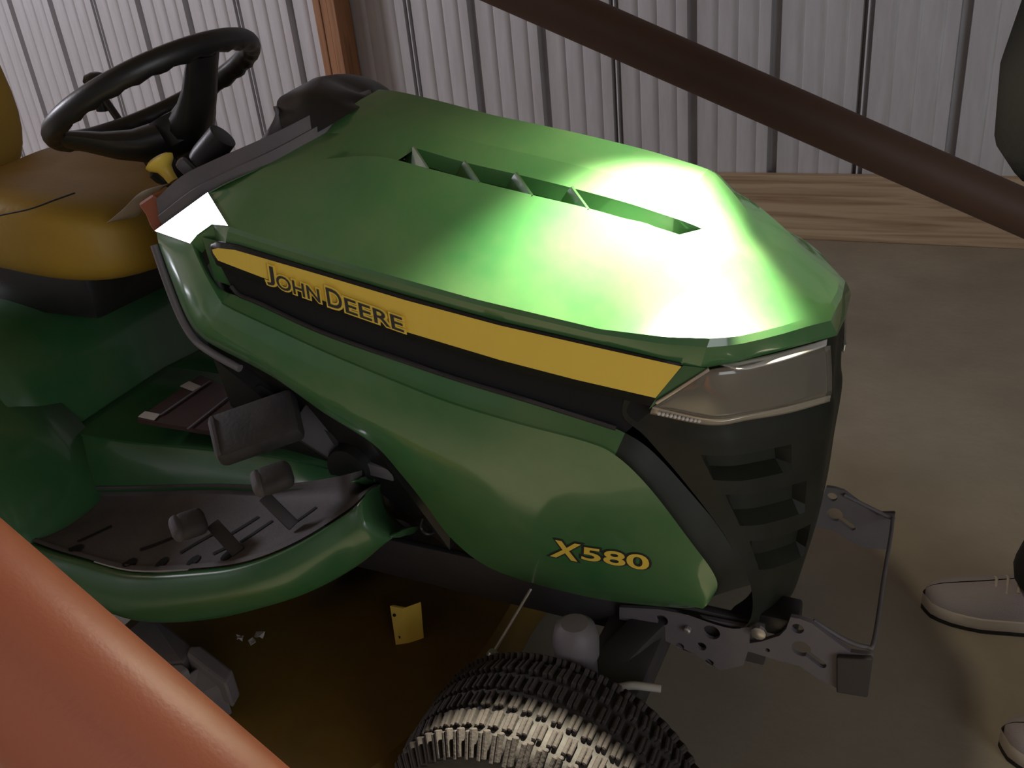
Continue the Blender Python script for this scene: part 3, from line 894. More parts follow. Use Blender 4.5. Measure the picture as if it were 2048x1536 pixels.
MB().box((-1.52, 1.12, 0.74), (0.40, 0.30, 0.10), bev=0.02).build('seat_base', BLACK, seat, smooth=30)

# ---- rear body, fenders, wheels
body = MB()
body.grid(
          [[A((q[0], YC + w, q[1] - 0.02 * (abs(w) / 0.3) ** 4)) for w in np.linspace(-0.30, 0.30, 13)] for q in crom([(-1.30, 0.42), (-1.34, 0.52), (-1.38, 0.62), (-1.45, 0.69), (-1.60, 0.72), (-1.90, 0.71), (-2.02, 0.62), (-2.06, 0.40)], 4)])
body.build('rear_body', GREEN2, TR, smooth=50, solid=0.01)
RA = A((-1.62, 0, 0.305))
for s in (-1, 1):
    rows = []
    for a in np.linspace(math.radians(8), math.radians(165), 26):
        r = 0.375
        rows.append([A((RA[0] + (r - d) * math.cos(a) * 1.05, YC + s * w, RA[2] + (r - d) * math.sin(a))) for w, d in ((0.22, 0.01), (0.30, 0.0), (0.36, -0.006), (0.43, -0.004), (0.49, 0.004), (0.515, 0.016), (0.525, 0.05))])
    MB().grid(rows).build('fender', GREEN2, TR, smooth=50, solid=0.008)

def tyre_profile(R, W):
    return [(R * .47, -W * .38), (R * .60, -W * .47), (R * .75, -W * .50), (R * .88, -W * .465), (R * .945, -W * .40), (R * .972, -W * .25), (R * .978, 0),
            (R * .972, W * .25), (R * .945, W * .40), (R * .88, W * .465), (R * .75, W * .50), (R * .60, W * .47), (R * .47, W * .38)]
def rad_at(R, W, y):
    pr = tyre_profile(R, W)
    return float(np.interp(y, [p[1] for p in pr[3:10]], [p[0] for p in pr[3:10]]))
def wheel(name, c, R, W, out, ncol, parts_range=None):
    w = bpy.data.objects.new(name, None)
    COL.objects.link(w)
    w.parent = TR
    WPOS[w.name] = A((c[0], c[1], 0))
    w.location = Vector(WPOS[w.name] - WPOS[TR.name])
    MB().lathe(c, (0, 1, 0), tyre_profile(R, W), 72, cap=False).build('tire', RUBBER, w, smooth=50)
    o = out
    MB().lathe(c, (0, o, 0), [(0.03, W * .30), (R * .22, W * .28), (R * .26, W * .18), (R * .40, W * .20), (R * .46, W * .36), (R * .49, W * .38), (R * .47, W * .30), (R * .44, -W * .38)], 40).build('rim', YPAINT, w, smooth=35)
    MB().lathe(c, (0, o, 0), [(0.028, W * .28), (0.026, W * .36), (0.012, W * .37)], 20).build('hub_cap', BLACK, w, smooth=35)
    pr_rows = [(-.43 * W, .028 * W / .2), (-.265 * W, .030 * W / .2), (-.09 * W, .031 * W / .2), (.09 * W, .031 * W / .2), (.265 * W, .030 * W / .2), (.43 * W, .028 * W / .2)]
    pitch = 2 * math.pi / ncol
    stuff = MB()
    meshes = {}
    for ri, (y0, ww) in enumerate(pr_rows):
        sh = abs(y0) > .4 * W
        r0 = rad_at(R, W, y0)
        e = 1e-3
        sl = (rad_at(R, W, y0 + e) - rad_at(R, W, y0 - e)) / (2 * e)
        la = Vector((0, 1, sl)).normalized()
        na = Vector((0, -sl, 1)).normalized()
        xa = Vector((1, 0, 0))
        bw = R * pitch * 0.64
        b = MB()
        hh = 0.011
        ll = ww * 0.93 if not sh else ww * 1.5
        for k in (-1, 1):       # two halves with an S sipe between
            b.box(na * (hh / 2 - 0.004) + xa * (k * bw * .26) + la * (k * ll * .04), (bw * .47, ll * .94, hh), (xa, la, na), bev=0.0015, seg=1)
        jit = 0.35 * pitch * (ri % 2)
        for q in range(ncol):
            a = q * pitch + jit
            ca, sa = math.cos(a), math.sin(a)
            inr = parts_range and parts_range[0] < ((math.degrees(a) + 180) % 360) - 180 < parts_range[1]
            # rotate about Y: angle a from +Z towards +X
            def rot(v):
                return (v[0] * ca + v[2] * sa, v[1], -v[0] * sa + v[2] * ca)
            if inr:
                if ri not in meshes:
                    me = bpy.data.meshes.new('lug')
                    me.from_pydata(b.v, [], b.f)
                    me.materials.append(LUGR)
                    meshes[ri] = me
                lo = bpy.data.objects.new('lug', meshes[ri])
                COL.objects.link(lo)
                lo.parent = w
                p = rot((0, y0, r0))
                lo.location = Vector(A(c) + A(p) - WPOS[w.name])
                lo.rotation_euler = (0, a, 0)
            else:
                stuff.add([A(rot((v[0], v[1] + y0, v[2] + r0))) + A(c) for v in b.v], b.f)
    so = stuff.build('lug_field', LUGR, w, smooth=0, recalc=False)
    so['kind'] = 'stuff'
    return w
wheel('front_wheel', (-0.388, 0.702, 0.198), 0.198, 0.172, -1, 64, (-96, 96))
wheel('front_wheel', (-0.388, 1.498, 0.198), 0.198, 0.172, 1, 34)
wheel('rear_wheel', (RA[0], YC - 0.405, 0.305), 0.305, 0.26, -1, 36)
wheel('rear_wheel', (RA[0], YC + 0.405, 0.305), 0.305, 0.26, 1, 36)

# ---- footrests (near one with pedals), both sides
mN = [(-1.2770, 0.6800, 0.4445), (-1.2045, 0.6800, 0.4372), (-1.1461, 0.6820, 0.4344), (-1.0448, 0.6900, 0.4280), (-0.9089, 0.7000, 0.4586), (-0.8224, 0.7150, 0.4823), (-0.7557, 0.7500, 0.5079), (-0.6999, 0.8000, 0.5388), (-0.6815, 0.8250, 0.5562), (-0.7399, 0.9350, 0.4907)]
mI = [(-1.2785, 0.7000, 0.4449), (-1.2123, 0.7000, 0.4404), (-1.1478, 0.7000, 0.4400), (-1.0563, 0.7100, 0.4337), (-0.9319, 0.7200, 0.4605), (-0.8486, 0.7350, 0.4821), (-0.7804, 0.7650, 0.5079), (-0.7295, 0.8100, 0.5327), (-0.7087, 0.8300, 0.5467), (-0.7620, 0.9350, 0.4865)]
mF = [(-1.3375, 0.8000, 0.4258), (-1.2579, 0.8100, 0.4354), (-1.1819, 0.8200, 0.4444), (-1.0963, 0.8300, 0.4572), (-1.0017, 0.8380, 0.4721), (-0.9095, 0.8420, 0.4854), (-0.8267, 0.8420, 0.5067), (-0.7587, 0.8380, 0.5308), (-0.7204, 0.8380, 0.5461), (-0.7670, 0.9380, 0.4855)]
aB = [(-1.2999, 0.6700, 0.4216), (-1.2429, 0.6680, 0.3872), (-1.1744, 0.6680, 0.3602), (-1.0578, 0.6750, 0.3414), (-0.9305, 0.6900, 0.3661), (-0.8226, 0.7100, 0.4040), (-0.7550, 0.7450, 0.4253), (-0.7037, 0.7900, 0.4486), (-0.6525, 0.8150, 0.4915), (-0.7051, 0.9350, 0.4078)]
for side in (1, -1):
    tr = MB()
    out1 = [blend(A(a), A(b), 0.10, (0, -0.012, 0.004)) for a, b in zip(mN, aB)]
    out2 = [blend(A(a), A(b), 0.45, (0, -0.020, 0)) for a, b in zip(mN, aB)]
    tr.grid(patch([mN, out1, out2, aB, [A(p) + A((0, 0.02, -0.002)) for p in aB]], k=5, m=4))
    mt = MB()
    mNl = [A(p) + A((0, 0, 0.003)) for p in mN]
    mIl = [A(p) + A((0, 0, -0.004)) for p in mI]
    mt.grid(patch([mNl, [blend(a, b, .4, (0, 0, .002)) for a, b in zip(mNl, mIl)], mIl, [A(p) + A((0, 0, -0.004)) for p in mF], [A(p) + A((0, 0.012, 0.02)) for p in mF]], k=5, m=4))
    # inner tunnel wall rising to the pedestal
    tu = MB()
    t0 = [A(p) + A((0, 0.010, 0.010)) for p in mF]
    t1 = [(-1.3391, 0.8600, 0.5227), (-1.2581, 0.8650, 0.5229), (-1.1804, 0.8700, 0.5230), (-1.0927, 0.8750, 0.5290), (-0.9991, 0.8800, 0.5335), (-0.9108, 0.8850, 0.5366), (-0.8379, 0.8900, 0.5330), (-0.7644, 0.8900, 0.5285), (-0.7328, 0.9000, 0.5176), (-0.7322, 0.9400, 0.4900)]
    t2 = [A((p[0], YC, p[2] + 0.02)) for p in t1]
    tu.grid(patch([t0, [blend(A(a), A(b), .5, (0, -.006, .0)) for a, b in zip(t0, t1)], t1, [blend(A(a), A(b), .08, (0, 0, .006)) for a, b in zip(t1, t2)], t2], k=4, m=3))
    for b in (tr, mt, tu):
        if side < 0:
            b.v = [(x, 2 * YC - y, z) for x, y, z in b.v]
            b.f = [f[::-1] for f in b.f]
    fo = tr.build('footrest', GREEN2, TR, smooth=50, solid=0.004)
    mo = mt.build('rubber_mat', MATR, fo, smooth=40)
    to = tu.build('tunnel', GREEN2, TR, smooth=45, solid=0.004)
    if side == 1:
        MATO = mo
        FOOT = fo
        TUN = bvh_of(to)
mb_ = bvh_of(MATO)
def on_mat(p, lift=0.0012):
    p = A(p)
    h = mb_.ray_cast(Vector((p[0], p[1], 2)), Vector((0, 0, -1)))[0]
    return A((p[0], p[1], (h.z if h else p[2]) + lift))
def seg_on_mat(a, b, w):
    a, b = A(a), A(b)
    pts = [on_mat(a + (b - a) * t) for t in np.linspace(0, 1, 7)]
    d = (b - a)
    n = A((-d[1], d[0], 0))
    n /= np.linalg.norm(n)
    return MB().grid([[on_mat(p + n * w / 2) for p in pts], [on_mat(p - n * w / 2) for p in pts]])
for a, b in (((-1.0690, 0.7300, 0.4138), (-1.0075, 0.7700, 0.4398)), ((-0.9801, 0.7300, 0.4432), (-0.9428, 0.7750, 0.4587)), ((-0.9121, 0.7700, 0.4765), (-0.8871, 0.8100, 0.4873)), ((-0.8776, 0.7550, 0.4805), (-0.8504, 0.8000, 0.4902)), ((-0.9105, 0.7300, 0.4683), (-0.8946, 0.7450, 0.4738)), ((-0.8020, 0.7850, 0.5092), (-0.7786, 0.8200, 0.5194)), ((-1.1835, 0.7100, 0.4085), (-1.1618, 0.7600, 0.4113))):
    seg_on_mat(a, b, 0.007).build('mat_groove', DARK, FOOT, smooth=0)
for p in ((-1.1680, 0.6950, 0.4194), (-1.0623, 0.7020, 0.4240), (-1.0007, 0.7100, 0.4381), (-0.9373, 0.7150, 0.4565), (-0.8786, 0.7280, 0.4765)):
    c = A(p)
    ring = [on_mat(c + A((0.010 * math.cos(t), 0.012 * math.sin(t), 0)), 0.0016) for t in np.linspace(0, 2 * math.pi, 10, endpoint=False)]
    MB().add([on_mat(c, 0.0016)] + ring, [(0, 1 + i, 1 + (i + 1) % 10) for i in range(10)]).build('mat_notch', DARK, FOOT, smooth=0)

# pedals
bp = MB().bar((-0.9205, 0.8000, 0.6116), (-0.8219, 0.8750, 0.6341), 0.078, 0.034, up=(0.35, -0.35, 0.87), bev=0.009)
bpo = bp.build('brake_pedal', RUBBER, TR, smooth=35)
MB().bar((-0.9231, 0.7970, 0.6129), (-0.9127, 0.8070, 0.6140), 0.074, 0.036, up=(0.35, -0.35, 0.87), bev=0.009).build('pedal_end', MATR, bpo, smooth=35)
MB().bar((-0.8362, 0.8800, 0.6218), (-0.7812, 0.9100, 0.5577), 0.05, 0.02, up=(0.2, -0.6, 0.7), bev=0.004).build('pedal_lever', STEEL, bpo, smooth=30)
MB().lathe((-0.7611, 0.9000, 0.5425), (0, 1, 0), [(0.034, -0.02), (0.038, 0.0), (0.038, 0.05)], 22).build('pedal_pivot', BLACK, TR, smooth=35)
MB().prism([(-0.8074, 0.8950, 0.6053), (-0.7891, 0.8950, 0.5893), (-0.7722, 0.8950, 0.5593), (-0.7816, 0.8950, 0.5330), (-0.7954, 0.8950, 0.5376), (-0.7870, 0.8950, 0.5585), (-0.8066, 0.8950, 0.5813)], (0, 0.006, 0)).build('pedal_link', STEEL, TR, smooth=0)
MB().bar((-0.7319, 0.8950, 0.5455), (-0.6891, 0.9000, 0.5381), 0.012, 0.020, bev=0.002).build('frame_tab', DGREY, TR, smooth=30)
for pad, arm, aw in ((((-0.8230, 0.7650, 0.5800), (-0.7880, 0.8000, 0.5846)), ((-0.8283, 0.7750, 0.5524), (-0.7850, 0.7750, 0.5103)), 0.018), (((-0.9520, 0.7150, 0.5095), (-0.9274, 0.7500, 0.5085)), ((-0.9231, 0.7550, 0.4971), (-0.8623, 0.7350, 0.4735)), 0.020)):
    pp = MB().bar(pad[0], pad[1], 0.042, 0.026, up=(0.3, -0.3, 0.9), bev=0.011, seg=3).build('drive_pedal', RUBBER, TR, smooth=40)
    d = (A(pad[0]) - A(pad[1]))
    d /= np.linalg.norm(d)
    MB().bar(A(pad[0]) + d * 0.008, A(pad[0]) - d * 0.012, 0.041, 0.027, up=(0.3, -0.3, 0.9), bev=0.011, seg=3).build('pedal_end', MATR, pp, smooth=40)
    MB().bar(arm[0], arm[1], aw, 0.007, up=(0.6, -0.5, 0.6), bev=0.002).build('pedal_arm', STEEL, pp, smooth=30)

# warning labels on the tunnel
def on_tun(p, lift):
    h = TUN.ray_cast(Vector((p[0], p[1], 2)), Vector((0, 0, -1)))[0]
    return A((p[0], p[1], (h.z if h else p[2]) + lift))
lq = MB().prism([(-1.1671, 0.8701, 0.5750), (-1.1822, 1.0339, 0.5750), (-1.0321, 0.9937, 0.5750), (-0.9207, 0.8860, 0.5750), (-1.0005, 0.8730, 0.5750)], (0, 0, -0.008))
lo_ = lab(lq.build('warning_label', LABELR, TR, smooth=0), 'dark red and black warning label')
for q in ([(-1.1689, 0.8746, 0.5770), (-1.1722, 0.8933, 0.5770), (-1.1370, 0.8922, 0.5770), (-1.1310, 0.8730, 0.5770)], [(-1.1826, 0.9850, 0.5770), (-1.1809, 1.0054, 0.5770), (-1.1431, 0.9952, 0.5770), (-1.1433, 0.9757, 0.5770)]):
    MB().prism(q, (0, 0, -0.001)).build('label_symbol', CHALK, lo_, smooth=0)
for a, b in (((-1.0502, 0.8652, 0.5770), (-1.0624, 0.9724, 0.5770)), ((-0.9997, 0.8729, 0.5770), (-1.0060, 0.9512, 0.5770)), ((-1.1343, 0.8895, 0.5770), (-1.1411, 1.0157, 0.5770))):
    MB().bar(a, b, 0.004, 0.001).build('label_line', DGREY, lo_, smooth=0)

# ---- frame, axle, steering
fr = MB()
for s in (-1, 1):
    fr.box((-0.72, YC + s * 0.15, 0.335), (1.12, 0.014, 0.075), bev=0.003)
fr.box((-0.34, YC, 0.30), (0.09, 0.62, 0.05), bev=0.01)
fr.build('frame', STEEL, TR, smooth=30)
for s in (-1, 1):
    kp = A((-0.378, YC + s * 0.29, 0.320))
    MB().lathe(kp, (0, 0, 1), [(0.026, -0.14), (0.026, 0.05), (0.030, 0.052), (0.031, 0.075), (0.027, 0.095), (0.018, 0.103)], 22).build('king_pin', DGREY, TR, smooth=40)
    MB().tube([(-0.378, YC + s * 0.29, 0.198), (-0.388, YC + s * 0.39, 0.198)], 0.018, 14).build('axle_spindle', STEEL, TR, smooth=50)
    MB().bar((-0.372, YC + s * 0.28, 0.30), (-0.31, YC + s * 0.14, 0.33), 0.05, 0.03, bev=0.006).build('axle_arm', STEEL, TR, smooth=30)
MB().tube([(-0.4901, 0.9100, 0.3696), (-0.5149, 0.8200, 0.3167)], 0.0025, 8).build('drag_link', ZINC, TR, smooth=60)
MB().lathe((-0.5149, 0.8200, 0.3167), (0, 0, 1), [(0.006, -0.03), (0.009, 0.0), (0.005, 0.006)], 12).build('ball_joint', ZINC, TR, smooth=50)
# perforated front frame plates and hitch brackets
fpo = [(-0.3623, 0.9350, 0.3532), (-0.3028, 0.9350, 0.3664), (-0.2324, 0.9350, 0.3688), (-0.1784, 0.9350, 0.3706), (-0.1789, 0.9350, 0.3316), (-0.1850, 0.9350, 0.3006), (-0.2179, 0.9350, 0.2805), (-0.2520, 0.9350, 0.2993), (-0.3004, 0.9350, 0.3121), (-0.3139, 0.9350, 0.3322), (-0.3633, 0.9350, 0.3307)]
fph = [circ((-0.2996, 0.9350, 0.3474), 0.009), circ((-0.2742, 0.9350, 0.3071), 0.006), circ((-0.2434, 0.9350, 0.3168), 0.007), circ((-0.2321, 0.9350, 0.2908), 0.006), circ((-0.2295, 0.9350, 0.3465), 0.012)]
bro = [(-0.2218, 0.9410, 0.3255), (-0.1923, 0.9410, 0.3311), (-0.1638, 0.9410, 0.3453), (-0.1401, 0.9410, 0.3631), (-0.1323, 0.9410, 0.3767), (-0.1275, 0.9410, 0.3985), (-0.1161, 0.9410, 0.3992), (-0.1010, 0.9410, 0.3961), (-0.0784, 0.9410, 0.3801), (-0.0510, 0.9410, 0.3624), (-0.0242, 0.9410, 0.3659), (-0.0250, 0.9410, 0.2998), (-0.0632, 0.9410, 0.2954), (-0.0858, 0.9410, 0.3028), (-0.1117, 0.9410, 0.3184), (-0.1371, 0.9410, 0.3190), (-0.1766, 0.9410, 0.3225), (-0.2197, 0.9410, 0.3189)]
kc, ks = A((-0.1119, 0.9410, 0.3492)), A((-0.0842, 0.9410, 0.3300))
kd = (ks - kc) / np.linalg.norm(ks - kc)
kn = A((-kd[2], 0, kd[0]))
key = []
for t in np.linspace(math.radians(25), math.radians(335), 18):
    key.append(kc + (kd * math.cos(t) + kn * math.sin(t)) * 0.0125)
for t in np.linspace(math.radians(-90), math.radians(90), 8):
    key.append(ks + (kd * math.cos(t) + kn * math.sin(t)) * 0.0055)
brh = [key, circ((-0.1178, 0.9410, 0.3818), 0.008), circ((-0.1548, 0.9410, 0.3330), 0.0035, 8)]
for s in (1, -1):
    holed('frame_plate', fpo, fph, YC - s * 0.165, 0.006, DGREY, TR)
    y = YC - s * 0.159
    bo = holed('hitch_bracket', bro, brh, y, 0.007, DGREY, TR)
    e = [A((-0.0670, 0.9410, 0.3556)), A((-0.0242, 0.9410, 0.3659)), A((-0.0250, 0.9410, 0.2998)), A((-0.0632, 0.9410, 0.2954))]
    MB().prism([A((p[0], y - s * 0.004, p[2])) for p in e], (0, -s * 0.008, 0)).build('bracket_end', STEEL, bo, smooth=0, bevel=0.002)
    MB().lathe((-0.165, YC - s * 0.172, 0.372), (0, -s, 0), [(0.010, 0), (0.010, 0.006), (0.006, 0.008)], 10).build('bolt', ZINC, TR, smooth=30)
    MB().lathe((-0.262, YC - s * 0.169, 0.345), (0, -s, 0), [(0.005, 0), (0.005, 0.006), (0.003, 0.008)], 8).build('bolt', ZINC, TR, smooth=30)
MB().tube(crom([(-0.10, YC - 0.152, 0.392), (-0.060, YC - 0.152, 0.372), (-0.034, YC - 0.150, 0.366), (-0.026, YC - 0.135, 0.366), (-0.026, YC, 0.366), (-0.026, YC + 0.135, 0.366), (-0.034, YC + 0.150, 0.366), (-0.10, YC + 0.152, 0.392)], 5), 0.0030, 8).build('latch_rod', DGREY, TR, smooth=60)
MB().box((-0.145, YC - 0.13, 0.37), (0.05, 0.05, 0.03), bev=0.004).build('bumper_stop', BLACK, TR, smooth=30)

MB().tube(crom([(-0.3220, 0.8081, 0.3300), (-0.3068, 0.8162, 0.3320), (-0.2891, 0.8208, 0.3320), (-0.2693, 0.8264, 0.3300)], 4), 0.0055, 8).build('tie_rod', CHALK, TR, smooth=50)
# ---- mower deck
dk_ = MB()
outl = crom([(-0.62, 1.10), (-0.615, 0.95), (-0.63, 0.78), (-0.68, 0.64), (-0.78, 0.53), (-0.92, 0.46), (-1.06, 0.47), (-1.18, 0.56), (-1.24, 0.72), (-1.25, 1.10)], 5)
rows = []
for s_, z in ((1.06, 0.085), (1.05, 0.17), (1.02, 0.188), (0.92, 0.195), (0.7, 0.205), (0.4, 0.215), (0.02, 0.215)):
    rows.append([A((-0.93 + (p[0] + 0.93) * s_, YC + (p[1] - YC) * (s_ if s_ > .9 else s_), z)) for p in outl])
dk_.grid(rows)
dk_.mirror()
deck = dk_.build('mower_deck', YPAINT, TR, smooth=40, weld=0.001, solid=0.004)
yb = MB()
yb.prism([(-0.7561, 0.9110, 0.2620), (-0.7320, 0.9129, 0.2620), (-0.7226, 0.8955, 0.2050), (-0.7378, 0.8840, 0.2050)], (0.004, 0.004, 0))
yb.prism([(-0.7320, 0.9129, 0.2620), (-0.7152, 0.9328, 0.2620), (-0.7066, 0.9122, 0.2050), (-0.7226, 0.8955, 0.2050)], (0.003, 0.004, 0))
ybo = yb.build('deck_bracket', YELLOW, TR, smooth=0)
for p in ((-0.7452, 0.9088, 0.2500), (-0.7405, 0.9039, 0.2320), (-0.7344, 0.8960, 0.2170)):
    MB().lathe(A(p) + A((-0.001, -0.003, 0)), (0.2, -1, 0.2), [(0.003, 0), (0.0028, 0.0015)], 8).build('bracket_hole', DARK, ybo, smooth=0)
MB().prism([(-0.7271, 1.0710, 0.2400), (-0.7018, 1.0750, 0.2400), (-0.6902, 1.0577, 0.2350), (-0.6972, 1.0539, 0.2350), (-0.7072, 1.0652, 0.2360), (-0.7149, 1.0627, 0.2360), (-0.7111, 1.0536, 0.2350), (-0.7176, 1.0543, 0.2350)], (0.002, 0.003, 0)).build('spring_clip', ZINC, TR, smooth=0)
bc = MB()
bc.prism([(-1.1419, 0.6699, 0.2700), (-1.1103, 0.7380, 0.2900), (-0.9838, 0.7032, 0.2900), (-0.9709, 0.6683, 0.2900), (-1.0273, 0.6534, 0.2800)], (0, 0, -0.07))
bc.prism([(-1.0273, 0.6534, 0.2800), (-0.9709, 0.6683, 0.2900), (-0.9510, 0.6612, 0.2900), (-0.9654, 0.6516, 0.2800)], (0, 0, -0.07))
bc.prism([(-0.9717, 0.6883, 0.3050), (-0.9550, 0.6965, 0.3050), (-0.8746, 0.6758, 0.3000), (-0.8713, 0.6530, 0.2950), (-0.9687, 0.6769, 0.3000)], (0, 0, -0.05))
bc.prism([(-0.9754, 0.6446, 0.2700), (-0.9457, 0.6773, 0.2850), (-0.8855, 0.6615, 0.2800), (-0.9390, 0.6416, 0.2500)], (0, 0, -0.06))
lab(bc.build('belt_cover', DGREY, TR, smooth=0, bevel=0.004), 'grey plastic belt cover on the yellow mower deck')
for c in ((-0.90, 1.10), (-0.93, 1.46)):
    MB().lathe((c[0], c[1], 0.205), (0, 0, 1), [(0.07, 0), (0.06, 0.03), (0.03, 0.05), (0.02, 0.07)], 20).build('spindle_housing', STEEL, TR, smooth=35)
MB().tube(crom([(-0.6526, 0.9000, 0.4686), (-0.6593, 0.9000, 0.4490), (-0.6486, 0.9000, 0.4395), (-0.6399, 0.9200, 0.4348)], 6), 0.003, 8).build('hose', BLACK, TR, smooth=60)

# ------------------------------------------------------------------ loose things around it
# brown pipe leaning from the floor on the right to the wall up on the left
pa, pb = A((-1.0876, 2.4327, 1.0641)), A((0.1818, 2.7439, 0.4147))
pd = pb - pa
pa, pb = pa + pd * ((0.05 - pa[2]) / pd[2]), pa - pd * 1.6
tag(MB().tube([pa, pb], 0.0615, 32).build('steel_pipe', BPIPE, None, smooth=60), 'dark brown pipe slanting across the corrugated wall behind the tractor', 'pipe')
# orange pipe close to the camera
oa, ob = A((-0.4985, 0.2308, 0.8659)), A((-0.4060, 0.2350, 0.7858))
od = (ob - oa)
t0 = -1.3
t1 = (0.05 - oa[2]) / od[2]
tag(MB().tube([oa + od * t0, oa + od * t1], 0.0505, 40).build('steel_pipe', OPIPE, None, smooth=60), 'thick orange painted pipe in the lower left foreground', 'pipe')

# clear paper tag hanging off the dash
tag(MB().grid(patch([[(-1.2103, 0.9600, 0.8783), (-1.1636, 0.9600, 0.9027), (-1.1115, 0.9600, 0.9316), (-1.0485, 0.9600, 0.9459)], [(-1.1966, 0.9650, 0.8814), (-1.1709, 0.9700, 0.8842), (-1.1425, 0.9700, 0.8925), (-1.1011, 0.9700, 0.9253)]], k=5, m=2)).build('hang_tag', PAPER, None, smooth=50, solid=0.0008),
    'small see-through tag hanging beside the seat under the dash', 'tag')
# dry leaf bits caught on the deck behind the footrest
for i, (c, r, a) in enumerate((((-0.9507, 0.8052, 0.2320), 0.012, 0.3), ((-0.9556, 0.7907, 0.2280), 0.009, 1.2), ((-0.9807, 0.7895, 0.2300), 0.008, 2.2))):
    c = A(c)
    ring = [c + A((r * math.cos(t + a) * (1.0 if k % 2 else 0.62), r * 0.6 * math.sin(t + a), 0.004 * math.sin(3 * t))) for k, t in enumerate(np.linspace(0, 2 * math.pi, 9, endpoint=False))]
    tag(MB().prism(ring, (0, 0, 0.0012)).build('dry_leaf', CHALK, None, smooth=0), ('largest pale leaf scrap on the yellow deck below the footrest', 'middle pale leaf scrap on the yellow deck below the footrest', 'leftmost pale leaf scrap on the yellow deck nearest the grey belt cover')[i], 'leaf', 'leaf scraps on the mower deck')
# ---- person at the right edge: trousers, pale shoes, dark jacket, arm reaching over the bonnet with a torch
PS = empty('person', (0.30, 1.34, 0), 'person in dark trousers and pale grey sneakers standing at the right edge', 'person')
def skin(name, chains, m, parent, sub=2):
    """chains: list of [(x,y,z,r),...]; shared points are joined"""
    vs, es, rs, idx = [], [], [], {}
    for ch in chains:
        prev = None
        for x, y, z, r in ch:
            k = (round(x, 4), round(y, 4), round(z, 4))
            if k not in idx:
                idx[k] = len(vs)
                vs.append((x, y, z))
                rs.append(r if hasattr(r, '__len__') else (r, r))
            if prev is not None:
                es.append((prev, idx[k]))
            prev = idx[k]
    c = A(vs).min(0)
    me = bpy.data.meshes.new(name)
    me.from_pydata([tuple(A(v) - c) for v in vs], es, [])
    me.materials.append(m)
    o = bpy.data.objects.new(name, me)
    COL.objects.link(o)
    o.parent = parent
    WPOS[o.name] = c
    o.location = Vector(c - WPOS[parent.name])
    sk = o.modifiers.new('skin', 'SKIN')
    sk.use_smooth_shade = True
    o.modifiers.new('sub', 'SUBSURF').levels = sub
    o.modifiers['sub'].render_levels = sub
    for i, sv in enumerate(me.skin_vertices[0].data):
        sv.radius = rs[i]
        sv.use_root = (i == 0)
    return o
hip = (0.42, 1.34, 0.95)
skin('trousers', [[(*hip, (.15, .13)), (0.41, 1.43, 0.88, .105), (0.33, 1.47, 0.52, .075), (0.235, 1.495, 0.16, .064), (0.225, 1.50, 0.085, .070)],
                  [(*hip, (.15, .13)), (0.43, 1.25, 0.88, .105), (0.42, 1.215, 0.52, .075), (0.38, 1.20, 0.15, .062), (0.37, 1.195, 0.085, .064)]], CLOTH, PS)
hand = (TORCH[0] + 0.085, TORCH[1] + 0.035, TORCH[2] + 0.10)
jk = MB()
rings = []
for z, cx, hx_, hy in ((0.885, 0.28, 0.16, 0.19), (0.895, 0.25, 0.185, 0.215), (0.93, 0.225, 0.185, 0.225), (1.02, 0.215, 0.18, 0.23), (1.15, 0.225, 0.165, 0.225), (1.28, 0.255, 0.14, 0.225), (1.38, 0.28, 0.12, 0.215), (1.45, 0.295, 0.09, 0.15), (1.49, 0.30, 0.065, 0.075), (1.53, 0.30, 0.06, 0.062)):
    rings.append([A((cx + hx_ * math.cos(a), 1.34 + hy * math.sin(a), z + 0.006 * math.sin(5 * a))) for a in [2 * math.pi * i / 36 for i in range(36)]])
jk.grid(rings, closed=True)
jk.tube(crom([(0.29, 1.20, 1.40), (0.26, 1.12, 1.41), (0.12, 1.03, 1.40), (-0.09, 0.96, 1.33)], 5), [0.08] * 5 + [0.068] * 5 + [0.055] * 5 + [0.048], 16)
jk.tube(crom([(0.29, 1.48, 1.40), (0.32, 1.56, 1.37), (0.40, 1.62, 1.12), (0.36, 1.62, 0.90)], 5), [0.08] * 5 + [0.070] * 5 + [0.060] * 5 + [0.05], 16)
jk.build('jacket', JACK, PS, smooth=70)
fing = []
hx = A(hand)
def fchain(base, d1, d2, n, r):
    p = A(base)
    out = [(*hx, .026)]
    out.append((*p, r))
    p1 = p + A(d1) * n
    p2 = p1 + A(d2) * n
    return out + [(*p1, r * .95), (*p2, r * .8)]
for k in range(4):
    fing.append(fchain(hx + A((-0.035 + 0.006 * k, -0.02 + 0.016 * k, 0.004 - 0.010 * k)), (-0.7, -0.3, -0.5), (0.2, -0.5, -0.8), 0.030 - 0.002 * k, 0.0085))
fing.append(fchain(hx + A((-0.012, 0.030, -0.010)), (-0.8, 0.2, -0.4), (-0.7, -0.4, -0.4), 0.028, 0.0095))
skin('body', [[(0.31, 1.34, 1.45, .055), (0.30, 1.34, 1.56, .055), (0.28, 1.34, 1.63, (.075, .085)), (0.27, 1.34, 1.71, (.078, .095)), (0.285, 1.34, 1.78, (.06, .07))],
              [(0.31, 1.34, 1.45, .055), (0.28, 1.18, 1.42, .03), (-0.09, 0.962, 1.33, .026), (*hx, .026)]] + fing +
             [[(0.31, 1.34, 1.45, .055), (0.33, 1.55, 1.38, .03), (0.37, 1.625, 0.93, .028), (0.35, 1.615, 0.85, (.02, .038)), (0.34, 1.61, 0.78, (.012, .03))]], SKIN, PS)
fc = MB()
fc.lathe((0.188, 1.34, 1.675), (-1, 0, -0.3), [(0.016, 0), (0.014, 0.012), (0.006, 0.024)], 10)
fc.build('nose', SKIN, PS, smooth=60)
